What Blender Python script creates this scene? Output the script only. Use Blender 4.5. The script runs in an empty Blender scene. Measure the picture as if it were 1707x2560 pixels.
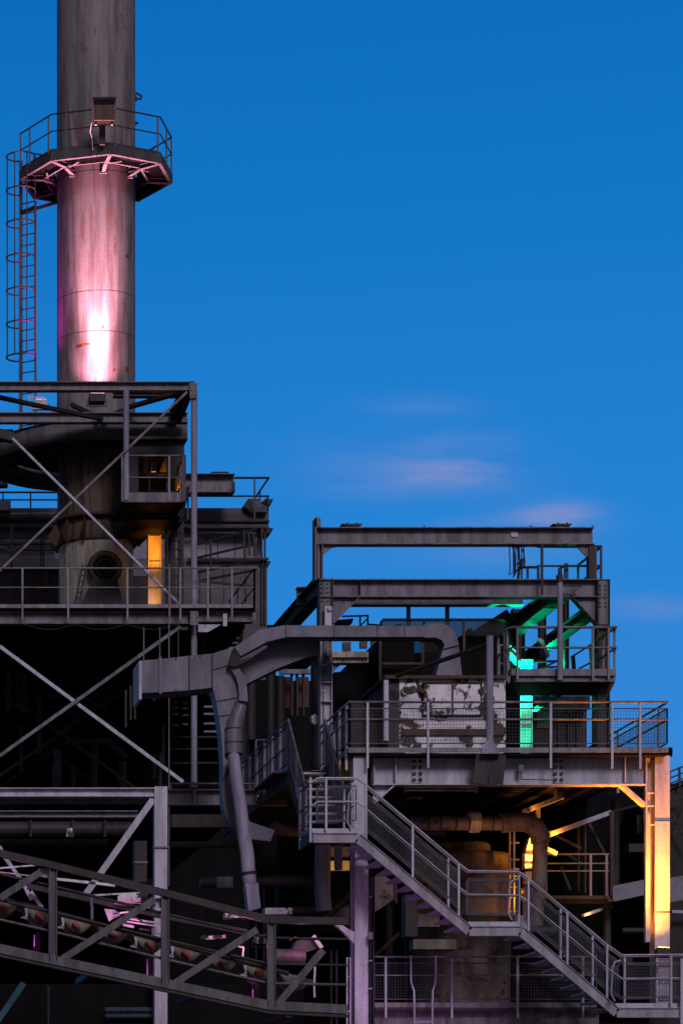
import bpy, bmesh, math, random
from mathutils import Vector as V
R = math.radians
random.seed(7)
sc = bpy.context.scene
COL = sc.collection
# ------------------------------------------------------------------ camera
F, VU, VV = 7447.0, -599.0, 3048.0          # focal length and principal point in photo pixels (1707 x 2560)
cd = bpy.data.cameras.new('camera'); cam = bpy.data.objects.new('camera', cd); COL.objects.link(cam)
cam.location = (0, 0, 1.6); cam.rotation_euler = (R(90), 0, 0)
cd.sensor_fit = 'VERTICAL'; cd.sensor_height = 36; cd.sensor_width = 24
cd.lens = 36 * F / 2560
cd.shift_x = (853.5 - VU) / 2560; cd.shift_y = (VV - 1280) / 2560
cd.clip_start = 1; cd.clip_end = 5000
sc.camera = cam
def P(u, v, Y): return V(((u - VU) * Y / F, Y, (VV - v) * Y / F + 1.6))
def X(u, Y): return (u - VU) * Y / F
def Z(v, Y): return (VV - v) * Y / F + 1.6
# ------------------------------------------------------------------ sky
w = bpy.data.worlds.new('World'); sc.world = w; w.use_nodes = True
nt = w.node_tree; N = nt.nodes; L = nt.links; N.clear()
def nd(t, **k):
    n = N.new(t)
    for a, b in k.items(): setattr(n, a, b)
    return n
def math_(op, a, b=None, c=None):
    n = nd('ShaderNodeMath', operation=op)
    for i, x in enumerate((a, b, c)):
        if x is None: continue
        if isinstance(x, (int, float)): n.inputs[i].default_value = x
        else: L.new(x, n.inputs[i])
    return n.outputs[0]
tc = nd('ShaderNodeTexCoord'); sep = nd('ShaderNodeSeparateXYZ'); L.new(tc.outputs['Generated'], sep.inputs[0])
dx, dy, dz = sep.outputs
rampF = nd('ShaderNodeValToRGB'); cr = rampF.color_ramp
cr.elements[0].position = 0.0; cr.elements[0].color = (.06, .28, .68, 1)
cr.elements[1].position = 1.0; cr.elements[1].color = (.001, .045, .18, 1)
for p, c in ((.08, (.060, .262, .70)), (.14, (.036, .240, .68)), (.22, (.018, .225, .66)), (.31, (.006, .180, .57)), (.42, (.001, .128, .46))):
    e = cr.elements.new(p); e.color = (*c, 1)
L.new(dz, rampF.inputs[0])
rampB = nd('ShaderNodeValToRGB'); cr = rampB.color_ramp       # afterglow behind the photographer
cr.elements[0].position = 0.0; cr.elements[0].color = (.03, .025, .03, 1)
cr.elements[1].position = 1.0; cr.elements[1].color = (.06, .10, .22, 1)
for p, c in ((.10, (.10, .08, .10)), (.35, (.36, .31, .38)), (.65, (.16, .17, .25))):
    e = cr.elements.new(p); e.color = (*c, 1)
L.new(dz, rampB.inputs[0])
mb_ = nd('ShaderNodeMapRange', interpolation_type='SMOOTHSTEP'); L.new(dy, mb_.inputs[0])
mb_.inputs[1].default_value = .25; mb_.inputs[2].default_value = -.55
mixw = nd('ShaderNodeMix', data_type='RGBA'); L.new(mb_.outputs[0], mixw.inputs[0])
mf = nd('ShaderNodeMapRange', interpolation_type='SMOOTHSTEP'); L.new(dy, mf.inputs[0]); mf.inputs[1].default_value = .86; mf.inputs[2].default_value = .70
mixs = nd('ShaderNodeMix', data_type='RGBA'); L.new(mf.outputs[0], mixs.inputs[0]); L.new(rampF.outputs[0], mixs.inputs[6]); mixs.inputs[7].default_value = (.02, .035, .07, 1)   # deeper dusk to the sides
L.new(mixs.outputs[2], mixw.inputs[6]); L.new(rampB.outputs[0], mixw.inputs[7])
# thin pink wisps low in the sky
yy = math_('MAXIMUM', dy, .05); gx = math_('DIVIDE', dx, yy); gz = math_('DIVIDE', dz, yy)
cmb = nd('ShaderNodeCombineXYZ'); L.new(gx, cmb.inputs[0]); L.new(gz, cmb.inputs[1])
mp = nd('ShaderNodeMapping'); mp.inputs['Scale'].default_value = (17, 75, 1); L.new(cmb.outputs[0], mp.inputs[0])
nz = nd('ShaderNodeTexNoise'); nz.inputs['Scale'].default_value = 1.0; nz.inputs['Detail'].default_value = 8; nz.inputs['Roughness'].default_value = .58; nz.inputs['Distortion'].default_value = .6
L.new(mp.outputs[0], nz.inputs[0])
tot = None
for (cu, cv, su, sv, a) in ((1000, 1195, 230, 45, .6), (1160, 1180, 150, 48, .8), (1400, 1292, 100, 34, 1.7), (1270, 1330, 160, 34, .7), (1120, 1110, 170, 36, .45), (1060, 1015, 150, 30, .25), (1640, 1520, 130, 30, .5), (1200, 1390, 240, 34, .35), (900, 1130, 200, 60, .2)):
    cx = (cu - VU) / F; cz = (VV - cv) / F
    a1 = math_('DIVIDE', math_('SUBTRACT', gx, cx), su / F); a2 = math_('DIVIDE', math_('SUBTRACT', gz, cz), sv / F)
    g = math_('EXPONENT', math_('MULTIPLY', math_('ADD', math_('MULTIPLY', a1, a1), math_('MULTIPLY', a2, a2)), -1.0))
    g = math_('MULTIPLY', g, a)
    tot = g if tot is None else math_('ADD', tot, g)
nm = nd('ShaderNodeMapRange'); L.new(nz.outputs[0], nm.inputs[0]); nm.inputs[1].default_value = .36; nm.inputs[2].default_value = .60; nm.inputs[3].default_value = .22
cl = math_('MULTIPLY', math_('MULTIPLY', tot, nm.outputs[0]), .72)
cl = math_('MINIMUM', cl, .8)
mixc = nd('ShaderNodeMix', data_type='RGBA'); L.new(cl, mixc.inputs[0]); L.new(mixw.outputs[2], mixc.inputs[6])
mixc.inputs[7].default_value = (.20, .275, .58, 1)
bg1 = nd('ShaderNodeBackground'); L.new(mixc.outputs[2], bg1.inputs[0]); bg1.inputs[1].default_value = 1.0
sky = nd('ShaderNodeTexSky', sky_type='NISHITA'); sky.sun_disc = False; sky.sun_elevation = R(33); sky.sun_rotation = R(188)
bg2 = nd('ShaderNodeBackground'); L.new(sky.outputs[0], bg2.inputs[0]); bg2.inputs[1].default_value = .0004
add = nd('ShaderNodeAddShader'); L.new(bg1.outputs[0], add.inputs[0]); L.new(bg2.outputs[0], add.inputs[1])
out = nd('ShaderNodeOutputWorld'); L.new(add.outputs[0], out.inputs[0])
# ------------------------------------------------------------------ soft last daylight from the bright part of the sky
sd = bpy.data.lights.new('sun', 'SUN'); sd.energy = 1.35; sd.angle = R(16); sd.color = (.98, .88, 1)
so = bpy.data.objects.new('sun', sd); COL.objects.link(so)
so.rotation_euler = (R(57), 0, R(8))
sc.view_settings.view_transform = 'Standard'; sc.view_settings.look = 'None'
sc.view_settings.gamma = 1; sc.view_settings.exposure = 0
# ================================================================== materials
def mat(name, col, col2=None, rust=0.0, rough=.6, metal=0.0, streak=(5, 5, .7), rustcol=(.10, .035, .014), rs=(7, 7, 2.5), soft=.12, bump=.15, seams=None, spec=.3):
    m = bpy.data.materials.new(name); m.use_nodes = True
    t = m.node_tree; n = t.nodes; l = t.links
    b = n['Principled BSDF']; g = n.new('ShaderNodeNewGeometry')
    def noise(scale, sc_, det=6, ro=.6):
        mp = n.new('ShaderNodeMapping'); mp.inputs['Scale'].default_value = scale; l.new(g.outputs['Position'], mp.inputs[0])
        z = n.new('ShaderNodeTexNoise'); z.inputs['Scale'].default_value = sc_; z.inputs['Detail'].default_value = det; z.inputs['Roughness'].default_value = ro
        l.new(mp.outputs[0], z.inputs[0]); return z.outputs[0]
    def mr(x, a, b_, c=0, d=1):
        q = n.new('ShaderNodeMapRange'); q.interpolation_type = 'SMOOTHSTEP'; l.new(x, q.inputs[0])
        for i, k in enumerate((a, b_, c, d)): q.inputs[i + 1].default_value = k
        return q.outputs[0]
    def mix(f, a, b_):
        q = n.new('ShaderNodeMix'); q.data_type = 'RGBA'
        l.new(f, q.inputs[0])
        for i, k in ((6, a), (7, b_)):
            if isinstance(k, tuple): q.inputs[i].default_value = (*k, 1)
            else: l.new(k, q.inputs[i])
        return q.outputs[2]
    col2 = col2 or tuple(c * .55 for c in col)
    c = mix(mr(noise(streak, 1.0), .38, .66), col, col2)
    c = mix(mr(noise((1, 1, 1), 22, 4), .45, .75, 0, .45), c, tuple(x * .6 for x in col2))
    if seams:
        s = n.new('ShaderNodeSeparateXYZ'); l.new(g.outputs['Position'], s.inputs[0])
        for z0 in seams:
            q = n.new('ShaderNodeMath'); q.operation = 'COMPARE'; l.new(s.outputs[2], q.inputs[0]); q.inputs[1].default_value = z0; q.inputs[2].default_value = .012
            c = mix(q.outputs[0], c, tuple(x * .35 for x in col2))
    ro = rough
    if rust > 0:
        f = mr(noise(rs, 1.0, 9, .68), 1 - rust - soft, 1 - rust + soft)
        c = mix(f, c, rustcol)
    l.new(c, b.inputs['Base Color'])
    b.inputs['Roughness'].default_value = rough; b.inputs['Metallic'].default_value = metal
    if 'Specular IOR Level' in b.inputs: b.inputs['Specular IOR Level'].default_value = spec
    if bump:
        bp = n.new('ShaderNodeBump'); bp.inputs['Strength'].default_value = bump; bp.inputs['Distance'].default_value = .02
        l.new(noise((1, 1, 1), 9, 8, .7), bp.inputs['Height']); l.new(bp.outputs[0], b.inputs['Normal'])
    return m
def emat(name, col, s):
    m = bpy.data.materials.new(name); m.use_nodes = True; b = m.node_tree.nodes['Principled BSDF']
    b.inputs['Base Color'].default_value = (.1, .1, .1, 1)
    b.inputs['Emission Color'].default_value = (*col, 1); b.inputs['Emission Strength'].default_value = s
    return m
M = {}
M['paint'] = mat('grey_painted_steel', (.19, .172, .20), (.092, .083, .098), rust=.36, soft=.05, rustcol=(.07, .045, .04))
M['pale'] = mat('pale_painted_steel', (.48, .45, .53), (.32, .30, .355), rust=.30, soft=.05, rustcol=(.09, .06, .055))
M['tubem'] = mat('lavender_painted_tube', (.27, .25, .33), (.16, .15, .20), rust=.28, soft=.05)
M['dark'] = mat('dark_steel', (.018, .016, .017), (.009, .008, .008), rust=.32, rustcol=(.025, .011, .007))  # very dark steel with mottling and rust
M['shade_black'] = mat('shade_black_cladding', (.0045, .004, .0045), (.002, .002, .002), streak=(2, 2, .3), spec=.06, bump=0)  # deep shade put into a near-black colour
M['mid'] = mat('weathered_dark_steel', (.034, .030, .034), (.017, .015, .017), rust=.38, rustcol=(.05, .022, .013))
M['stack'] = mat('weathered_stack_metal', (.205, .18, .19), (.11, .09, .095), rust=.38, soft=.05, streak=(5, 5, .5), rs=(3.4, 3.4, 1.3), rustcol=(.15, .075, .06), rough=.55, seams=[Z(458, 80), Z(755, 80), Z(855, 80)])
M['stacklow'] = mat('rusty_lower_stack', (.11, .09, .068), (.03, .018, .011), rust=.44, soft=.1, streak=(6, 6, .35), rs=(5, 5, .7), rustcol=(.05, .017, .009))
M['hood'] = mat('chalky_stained_metal', (.40, .37, .31), (.18, .155, .12), rust=.38, soft=.06, streak=(4, 4, .5), rs=(6, 6, 1.2), rustcol=(.06, .035, .02))
M['duct'] = mat('duct_sheet_metal', (.155, .145, .18), (.09, .083, .105), rust=.32, soft=.06, streak=(2.5, 2.5, .8), rough=.5, metal=.15)
M['white'] = mat('flaking_white_and_lit_strips', (.74, .70, .74), (.60, .56, .59), rust=.455, soft=.02, rs=(2.2, 2.2, 1.7), rustcol=(.035, .018, .012), streak=(3, 3, 1.2))  # also colours bright strips that stand for lit edges
M['rust'] = mat('brown_rust', (.060, .030, .016), (.030, .014, .008), rust=.4, rustcol=(.10, .045, .015))
M['red'] = mat('dull_red_panel', (.10, .022, .017), (.05, .013, .011), rust=.3)
M['redroll'] = mat('red_roller_paint', (.30, .05, .04), (.15, .03, .025), rust=.3)
M['teal'] = mat('teal_lit_steel', (.04, .16, .20), (.025, .09, .12), rust=.3)  # faint teal light put into the steel colour
M['blued'] = mat('dull_blue_light', (.03, .05, .08), (.015, .025, .04))  # faint bluish light put into the window and bar colour
M['boltm'] = mat('dark_bolt_head', (.045, .04, .045), bump=0)
M['mid2'] = mat('dull_gallery_steel', (.075, .062, .075), (.045, .038, .045), rust=.3)
M['gsteel'] = mat('grimy_gallery_steel', (.11, .10, .115), (.055, .05, .058), rust=.36)
M['stairp'] = mat('grey_stair_paint', (.31, .285, .34), (.19, .175, .21), rust=.36, soft=.05, rustcol=(.08, .05, .045))
M['mesh_bright'] = mat('worn_galvanised_wire', (.20, .20, .24), (.10, .10, .13), rough=.6, bump=0)
M['rustmark'] = mat('red_rust_mark', (.20, .045, .02), (.09, .025, .015), rust=.3)
M['mid3'] = mat('ring_duct_sheet', (.12, .11, .125), (.07, .063, .07), rust=.34)
M['brick'] = mat('sooty_brown_wall', (.028, .018, .016), (.015, .010, .009))
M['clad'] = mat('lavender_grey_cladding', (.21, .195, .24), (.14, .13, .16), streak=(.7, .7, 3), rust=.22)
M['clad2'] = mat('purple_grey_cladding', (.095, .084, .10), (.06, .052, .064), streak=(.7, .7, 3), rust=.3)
M['galv'] = mat('galvanised_steel', (.40, .38, .46), (.27, .255, .32), rust=.15, rough=.42, metal=.35, bump=.05)
M['wire'] = mat('galvanised_wire', (.075, .075, .095), (.045, .045, .055), rough=.6, metal=0, bump=0)
M['railm'] = mat('dull_rail_tube', (.20, .187, .21), (.11, .10, .115), rust=.3, rough=.5, metal=.2, bump=0)
M['raild'] = mat('dark_rail_tube', (.05, .045, .05), (.03, .026, .03), rough=.5, bump=0)
M['belt'] = mat('worn_belt_rubber', (.24, .19, .16), (.12, .09, .08), rust=.33, rough=.8)
M['ground'] = mat('dark_yard_ground', (.05, .047, .045), (.03, .028, .028), streak=(.2, .2, .2))
M['rubber'] = mat('black_cable', (.012, .012, .013), rough=.5, bump=0)
M['vessel'] = mat('stained_vessel_skin', (.17, .14, .125), (.075, .055, .045), rust=.42, soft=.06, streak=(2, 2, 1), rs=(2.5, 2.5, 3), rustcol=(.035, .018, .011))
M['lensP'] = emat('pink_lamp_glass', (1, .42, .62), 9)
M['lensM'] = emat('magenta_lamp_glass', (1, .25, .75), 5)
M['lensA'] = emat('amber_lamp_glass', (1, .50, .08), 14)
M['lensG'] = emat('green_lamp_glass', (.05, 1, .55), 8)
M['lensW'] = emat('warm_lamp_glass', (1, .8, .4), 3)
M['tubeoff'] = mat('unlit_tube_diffuser', (.62, .60, .45), rough=.4, bump=0)
gl = bpy.data.materials.new('dark_tinted_sheet'); gl.use_nodes = True
_n = gl.node_tree; _b = _n.nodes['Principled BSDF']; _b.inputs['Base Color'].default_value = (.02, .025, .035, 1); _b.inputs['Roughness'].default_value = .3
_t = _n.nodes.new('ShaderNodeBsdfTransparent'); _m = _n.nodes.new('ShaderNodeMixShader'); _m.inputs[0].default_value = .62
_n.links.new(_t.outputs[0], _m.inputs[1]); _n.links.new(_b.outputs[0], _m.inputs[2]); _n.links.new(_m.outputs[0], _n.nodes['Material Output'].inputs[0])
M['tint'] = gl
# ================================================================== mesh helpers
class MB:
    def __init__(s): s.v = []; s.f = []; s.sm = []
    def add(s, vs, fs, smooth=False):
        o = len(s.v); s.v += [V(p) for p in vs]; s.f += [tuple(i + o for i in f) for f in fs]; s.sm += [smooth] * len(fs); return s
    def box(s, a, b):
        x0, x1 = sorted((a[0], b[0])); y0, y1 = sorted((a[1], b[1])); z0, z1 = sorted((a[2], b[2]))
        return s.add([(x0,y0,z0),(x1,y0,z0),(x1,y1,z0),(x0,y1,z0),(x0,y0,z1),(x1,y0,z1),(x1,y1,z1),(x0,y1,z1)],
            [(0,3,2,1),(4,5,6,7),(0,1,5,4),(1,2,6,5),(2,3,7,6),(3,0,4,7)])
    def rect(s, u0, v0, u1, v1, Y, d=.1):              # a box whose front face stands at distance Y
        a = P(u0, v0, Y); b = P(u1, v1, Y); return s.box((a.x, Y, a.z), (b.x, Y + d, b.z))
    def bar(s, a, b, w_, h, up=(0, 0, 1), off=(0, 0)):  # rectangular section between two points
        a = V(a); b = V(b); d = (b - a).normalized(); up = V(up)
        if abs(d.dot(up)) > .99: up = V((0, 1, 0)) if abs(d.y) < .9 else V((1, 0, 0))
        sd_ = d.cross(up).normalized(); u_ = sd_.cross(d).normalized()
        o = sd_ * off[0] + u_ * off[1]; vs = []
        for p in (a, b):
            for i, j in ((-1,-1),(1,-1),(1,1),(-1,1)): vs.append(p + o + sd_ * (i * w_ / 2) + u_ * (j * h / 2))
        return s.add(vs, [(0,1,2,3),(7,6,5,4),(0,4,5,1),(1,5,6,2),(2,6,7,3),(3,7,4,0)])
    def ibeam(s, a, b, h, w_, up=(0, 0, 1), t=.03):
        s.bar(a, b, w_, t, up, (0, h / 2 - t / 2)); s.bar(a, b, w_, t, up, (0, -h / 2 + t / 2)); return s.bar(a, b, t * .6, h - 2 * t, up)
    def tube(s, pts, r, n=7, smooth=True, closed=False, rr=None):
        pts = [V(p) for p in pts]; K = len(pts); rings = []; prev = None
        for i, p in enumerate(pts):
            if closed: d = (pts[(i + 1) % K] - pts[i - 1]).normalized()
            elif i == 0: d = (pts[1] - p).normalized()
            elif i == K - 1: d = (p - pts[i - 1]).normalized()
            else: d = ((pts[i + 1] - p).normalized() + (p - pts[i - 1]).normalized()).normalized()
            ref = prev if prev is not None else (V((0, 0, 1)) if abs(d.z) < .9 else V((0, 1, 0)))
            a = (ref - d * ref.dot(d)).normalized(); prev = a; b = d.cross(a)
            k = 1.0
            if 0 < i < K - 1 and not closed:
                c = (pts[i + 1] - p).normalized().dot(d); k = 1 / max(c, .6)
            q = (rr[i] if rr else r)
            rings.append([p + (a * math.cos(2*math.pi*j/n) + b * math.sin(2*math.pi*j/n)) * q * (1 + (k - 1) * .5) for j in range(n)])
        vs = [x for g in rings for x in g]; fs = []
        for i in range(K if closed else K - 1):
            i2 = (i + 1) % K
            for j in range(n): fs.append((i*n+j, i*n+(j+1)%n, i2*n+(j+1)%n, i2*n+j))
        s.add(vs, fs, smooth)
        if not closed: s.add(rings[0], [tuple(range(n - 1, -1, -1))]); s.add(rings[-1], [tuple(range(n))])
        return s
    def prism(s, poly, Y, d):                          # outline (u, v) standing at distance Y, thickness d
        a = [P(u, v, Y) for u, v in poly]; n = len(a); b = [p + V((0, d, 0)) for p in a]
        return s.add(a + b, [tuple(range(n)), tuple(range(2*n-1, n-1, -1))] + [(i, n+i, n+(i+1)%n, (i+1)%n) for i in range(n)])
    def loft(s, secs, smooth=False):                   # join equal-length rings
        n = len(secs[0]); vs = [p for q in secs for p in q]; fs = []
        for i in range(len(secs) - 1):
            for j in range(n): fs.append((i*n+j, i*n+(j+1)%n, (i+1)*n+(j+1)%n, (i+1)*n+j))
        s.add(vs, fs, smooth); s.add(secs[0], [tuple(range(n-1,-1,-1))]); return s.add(secs[-1], [tuple(range(n))])
    def duct(s, path, d, off=0):                       # rectangular duct: path of (u_a, v_a, u_b, v_b, Y): two edge points in the picture plane, depth d
        secs = []
        for (ua, va, ub, vb, Y) in path:
            a = P(ua, va, Y); b = P(ub, vb, Y)
            secs.append([a, b, b + V((0, d, 0)), a + V((0, d, 0))])
        return s.loft(secs)
    def lathe(s, c, prof, n=48, smooth=True, a0=0, a1=360):
        full = abs(a1 - a0) >= 360; m = n if full else n + 1; vs = []
        for r, z in prof:
            for j in range(m):
                t_ = R(a0 + (a1 - a0) * j / n); vs.append((c[0] + r * math.sin(t_), c[1] - r * math.cos(t_), z))
        fs = []
        for i in range(len(prof) - 1):
            for j in range(n): fs.append((i*m+j, i*m+(j+1)%m, (i+1)*m+(j+1)%m, (i+1)*m+j))
        return s.add(vs, fs, smooth)
    def disc(s, c, r, d, n=10):                        # short cylinder facing the viewer (bolt head)
        c = V(c); return s.loft([[c + V((math.cos(2*math.pi*j/n)*r, k, math.sin(2*math.pi*j/n)*r)) for j in range(n)] for k in (-d, 0)])
    def bolt(s, c, rad, d, n=6): s.bolts = getattr(s, 'bolts', []) + [(c, rad, d)]
    def build(s, name, m, parent=None):
        me = bpy.data.meshes.new(name)
        o = bpy.data.objects.new(name, me)
        org = V((0, 0, 0))
        if parent is None:
            org = V((sum(p.x for p in s.v)/len(s.v), sum(p.y for p in s.v)/len(s.v), min(p.z for p in s.v))); o.location = org
        else:
            q = parent
            while q is not None: org += q.location; q = q.parent
            o.parent = parent
        me.from_pydata([p - org for p in s.v], [], s.f)
        me.polygons.foreach_set('use_smooth', s.sm)
        bm = bmesh.new(); bm.from_mesh(me); bmesh.ops.recalc_face_normals(bm, faces=bm.faces); bm.to_mesh(me); bm.free()
        me.materials.append(M[m] if isinstance(m, str) else m); me.update(); COL.objects.link(o)
        for c, rad, d in getattr(s, 'bolts', []): MB().disc(c, rad * 1.15, d * 1.3).build('bolt', 'boltm', o)
        return o
def tag(o, label, cat, group=None, kind=None):
    o['label'] = label; o['category'] = cat
    if group: o['group'] = group
    if kind: o['kind'] = kind
    return o
def thing(name, label, cat, loc, group=None):
    o = bpy.data.objects.new(name, None); o.empty_display_size = .3; COL.objects.link(o); o.location = loc
    return tag(o, label, cat, group)
def struct(o): o['kind'] = 'structure'; return o
def lamp(name, kind, loc, aim, watts, col, size=.1, spot=60, blend=.6):
    d = bpy.data.lights.new(name, kind); d.energy = watts; d.color = col
    if kind == 'SPOT': d.spot_size = R(spot); d.spot_blend = blend; d.shadow_soft_size = size
    elif kind == 'POINT': d.shadow_soft_size = size
    else: d.size = size
    o = bpy.data.objects.new(name, d); COL.objects.link(o); o.location = loc
    o.rotation_euler = (V(aim) - V(loc)).to_track_quat('-Z', 'Y').to_euler()
    return o
def railing(parent, pts, h=1.05, posts=None, sp=1.25, m='railm', r=.022, kick=.12, drop=.25, mesh=False, mid=(.52,), end=None, wire=.06, mp0=.16, mp1=.90, bump=.04, mt=None):
    """rails are one part of the parent; posts, toe plate and wire infill are its sub-parts. pts = deck edge."""
    pts = [V(p) for p in pts]; mb = MB()
    up = V((0, 0, h)); mb.tube([p + up for p in pts], r)
    for q in mid: mb.tube([p + up * q for p in pts], r * .8)
    rail = mb.build('railing', m, parent)
    seg = [(pts[i], pts[i + 1]) for i in range(len(pts) - 1)]
    tot_ = sum((b - a).length for a, b in seg)
    def at(d):
        for a, b in seg:
            l_ = (b - a).length
            if d <= l_ + 1e-6: return a + (b - a) * (d / l_)
            d -= l_
        return pts[-1]
    if posts is None:
        k = max(1, round(tot_ / sp)); posts = [tot_ * i / k for i in range(k + 1)]
    for d in posts:
        p = at(d); MB().bar(p - V((0, 0, drop)), p + V((0, 0, h - r * .5)), .045, .045, (0, 1, 0)).build('post', mt or m, rail)
    if kick:
        kb = MB()
        for a, b in seg: kb.bar(a + V((0, .035, kick / 2 + .02)), b + V((0, .035, kick / 2 + .02)), .012, kick)
        kb.build('toe_plate', m, rail)
    if mesh:
        wb = MB()
        for a, b in seg:
            d = b - a; l_ = d.length
            if l_ < .2: continue
            n = max(2, int(l_ / wire))
            for i in range(n + 1):
                p = a + d * (i / n) + V((0, bump, 0)); e = .012 if i in (0, n) else .0027
                wb.bar(p + up * mp0, p + up * mp1, e * 2, e * 2, (0, 1, 0))
            k = int((mp1 - mp0) * h / wire)
            for j in range(k + 1):
                z = up * (mp0 + (mp1 - mp0) * j / k) + V((0, bump + .002, 0)); e = .012 if j in (0, k) else .0027
                wb.bar(a + z, b + z, e * 2, e * 2)
        wb.build('wire_mesh', 'wire', rail)
    return rail
def flood(label, loc, aim, lens, size=.32, group='coloured floodlights', name='floodlight', bodym='dark'):
    loc = V(loc); d = (V(aim) - loc).normalized(); t = thing(name, label, 'floodlight', loc - V((0, 0, size * .7)), group)
    up = V((0, 0, 1)) if abs(d.z) < .9 else V((0, 1, 0))
    MB().bar(loc - d * size * .5, loc, size, size * .8, up).build('housing', bodym, t)
    MB().bar(loc + d * .001, loc + d * .012, size * .86, size * .66, up).build('lens', lens, t)
    x = V((size * .62, 0, 0)); q = loc - V((0, 0, size * .7)); c = loc - d * size * .25
    MB().tube([c + x, q + x, q - x, c - x], .014, 5).build('bracket', 'raild', t)
    return t
# ================================================================== ground
g = MB().add([(-600, -200, 0), (900, -200, 0), (900, 1500, 0), (-600, 1500, 0)], [(0, 1, 2, 3)]).build('ground', 'ground'); struct(g)
# ================================================================== smokestack
YC = 80.0; CX = X(240.8, YC); RC = 1.045
st = thing('smokestack', 'tall round weathered metal chimney stack rising out of the top left of the frame', 'chimney', (CX, YC, 0))
zt = Z(-900, YC)
MB().lathe((CX, YC), [(RC, Z(1120, YC)), (RC, zt)], 64).build('upper_shaft', 'stack', st)
fl = MB().lathe((CX, YC), [(RC, Z(1128, YC)), (RC + .16, Z(1128, YC)), (RC + .16, Z(1118, YC)), (RC + .005, Z(1118, YC))], 64); fl.build('collar', 'mid', st)
MB().lathe((CX, YC), [(RC * .97, Z(1310, YC)), (RC * .97, Z(1121, YC))], 64).build('lower_shaft', 'stacklow', st)
fl = MB().lathe((CX, YC), [(RC * .97, Z(1311, YC)), (RC * 1.08, Z(1311, YC)), (RC * 1.08, Z(1303, YC)), (RC * .97, Z(1303, YC))], 64); fl.build('flange', 'rust', st)
cone = MB().lathe((CX, YC), [(RC * .92, Z(1312, YC)), (RC * 1.02, Z(1362, YC)), (RC * 1.0, Z(1366, YC))], 48)
cone.build('cone', 'stacklow', st)
for a in (-78, -50, -22, 22, 50, 78, 120, 240):
    s_, c_ = math.sin(R(a)), -math.cos(R(a)); b0 = V((CX + s_ * RC, YC + c_ * RC, 0))
    o_ = V((s_, c_, 0)); tn = V((c_, -s_, 0)) * .012
    q = [b0 + V((0, 0, Z(1310, YC))) , b0 + o_ * .06 + V((0, 0, Z(1312, YC))), b0 + o_ * .32 + V((0, 0, Z(1350, YC))), b0 + o_ * .1 + V((0, 0, Z(1372, YC))), b0 - o_ * .12 + V((0, 0, Z(1360, YC)))]
    MB().loft([[p - tn for p in q], [p + tn for p in q]]).build('gusset', 'rust', st)
hd = MB().lathe((CX, YC), [(.95, Z(1362, YC)), (.99, Z(1372, YC)), (1.0, Z(1600, YC))], 56); hd.build('base_drum', 'hood', st)
rg = MB().tube([P(263 + 36 * math.cos(t * math.pi / 12), 1420 + 36 * math.sin(t * math.pi / 12), 78.85) for t in range(24)], .085, 8, closed=True)
mh = rg.build('manhole_rim', 'rust', st)
MB().disc((X(263, 78.9), 78.92, Z(1420, 78.9)), .36, .04, 28).build('manhole_cover', 'shade_black', mh)
MB().tube([P(263 + 22 * math.cos(t * math.pi / 10), 1420 + 22 * math.sin(t * math.pi / 10), 78.85) for t in range(20)], .03, 6, closed=True).build('inner_rim', 'dark', mh)
ch = MB().loft([[P(232, 1446, 78.5), P(294, 1446, 78.5), P(294, 1446, 79.2), P(232, 1446, 79.2)], [P(208, 1500, 78.3), P(306, 1500, 78.3), P(306, 1500, 79.2), P(208, 1500, 79.2)], [P(200, 1560, 78.1), P(314, 1560, 78.1), P(314, 1560, 79.2), P(200, 1560, 79.2)]]); ch.build('chute', 'dark', st)
lb = MB()
for k in range(2): lb.bar(P(207 + k * 10, 1412, 78.2), P(186 + k * 12, 1520, 78.2), .05, .05)
for k in range(7): lb.bar(P(205 - k * 3, 1425 + k * 14, 78.2), P(218 - k * 3, 1425 + k * 14, 78.2), .03, .03)
lb.build('side_ladder', 'mid', st)
for (u, v, w__, h_) in ((198, 861, 17, 3), (190, 865, 9, 3), (275, 925, 4, 6), (311, 918, 5, 10), (311, 634, 5, 8), (234, 930, 2, 2), (247, 820, 2, 8)):
    b_ = MB(); a0 = math.degrees(math.asin((X(u - w__, 79) - X(240.8, 79)) / RC)); a1 = math.degrees(math.asin((X(u + w__, 79) - X(240.8, 79)) / RC))
    zc_ = Z(v, 79); n_ = 9; vs0 = []
    for j in range(n_ + 1):
        t_ = R(a0 + (a1 - a0) * j / n_); k_ = (.25 + .75 * math.sin(math.pi * j / n_) * (.6 + .4 * random.random())) * h_ * .0107
        for q in (-k_ * .6, k_ * (.7 + .6 * random.random())): vs0.append((CX + (RC + .004) * math.sin(t_), YC - (RC + .004) * math.cos(t_), zc_ + q))
    b_.add(vs0, [(2*j, 2*j+2, 2*j+3, 2*j+1) for j in range(n_)]); b_.build('rust_stain', 'rustmark', st)
# small fittings on the right edge of the stack
ft = MB().tube([P(338, 245, 80), P(352, 248, 80), P(354, 240, 80), P(341, 232, 80)], .03, 6); ft.bar(P(336, 232, 80), P(342, 252, 80), .06, .06); ft.build('lifting_eye', 'dark', st)
MB().prism([(338, 303), (348, 306), (338, 310)], 80, .1).build('lug', 'dark', st)
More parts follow.
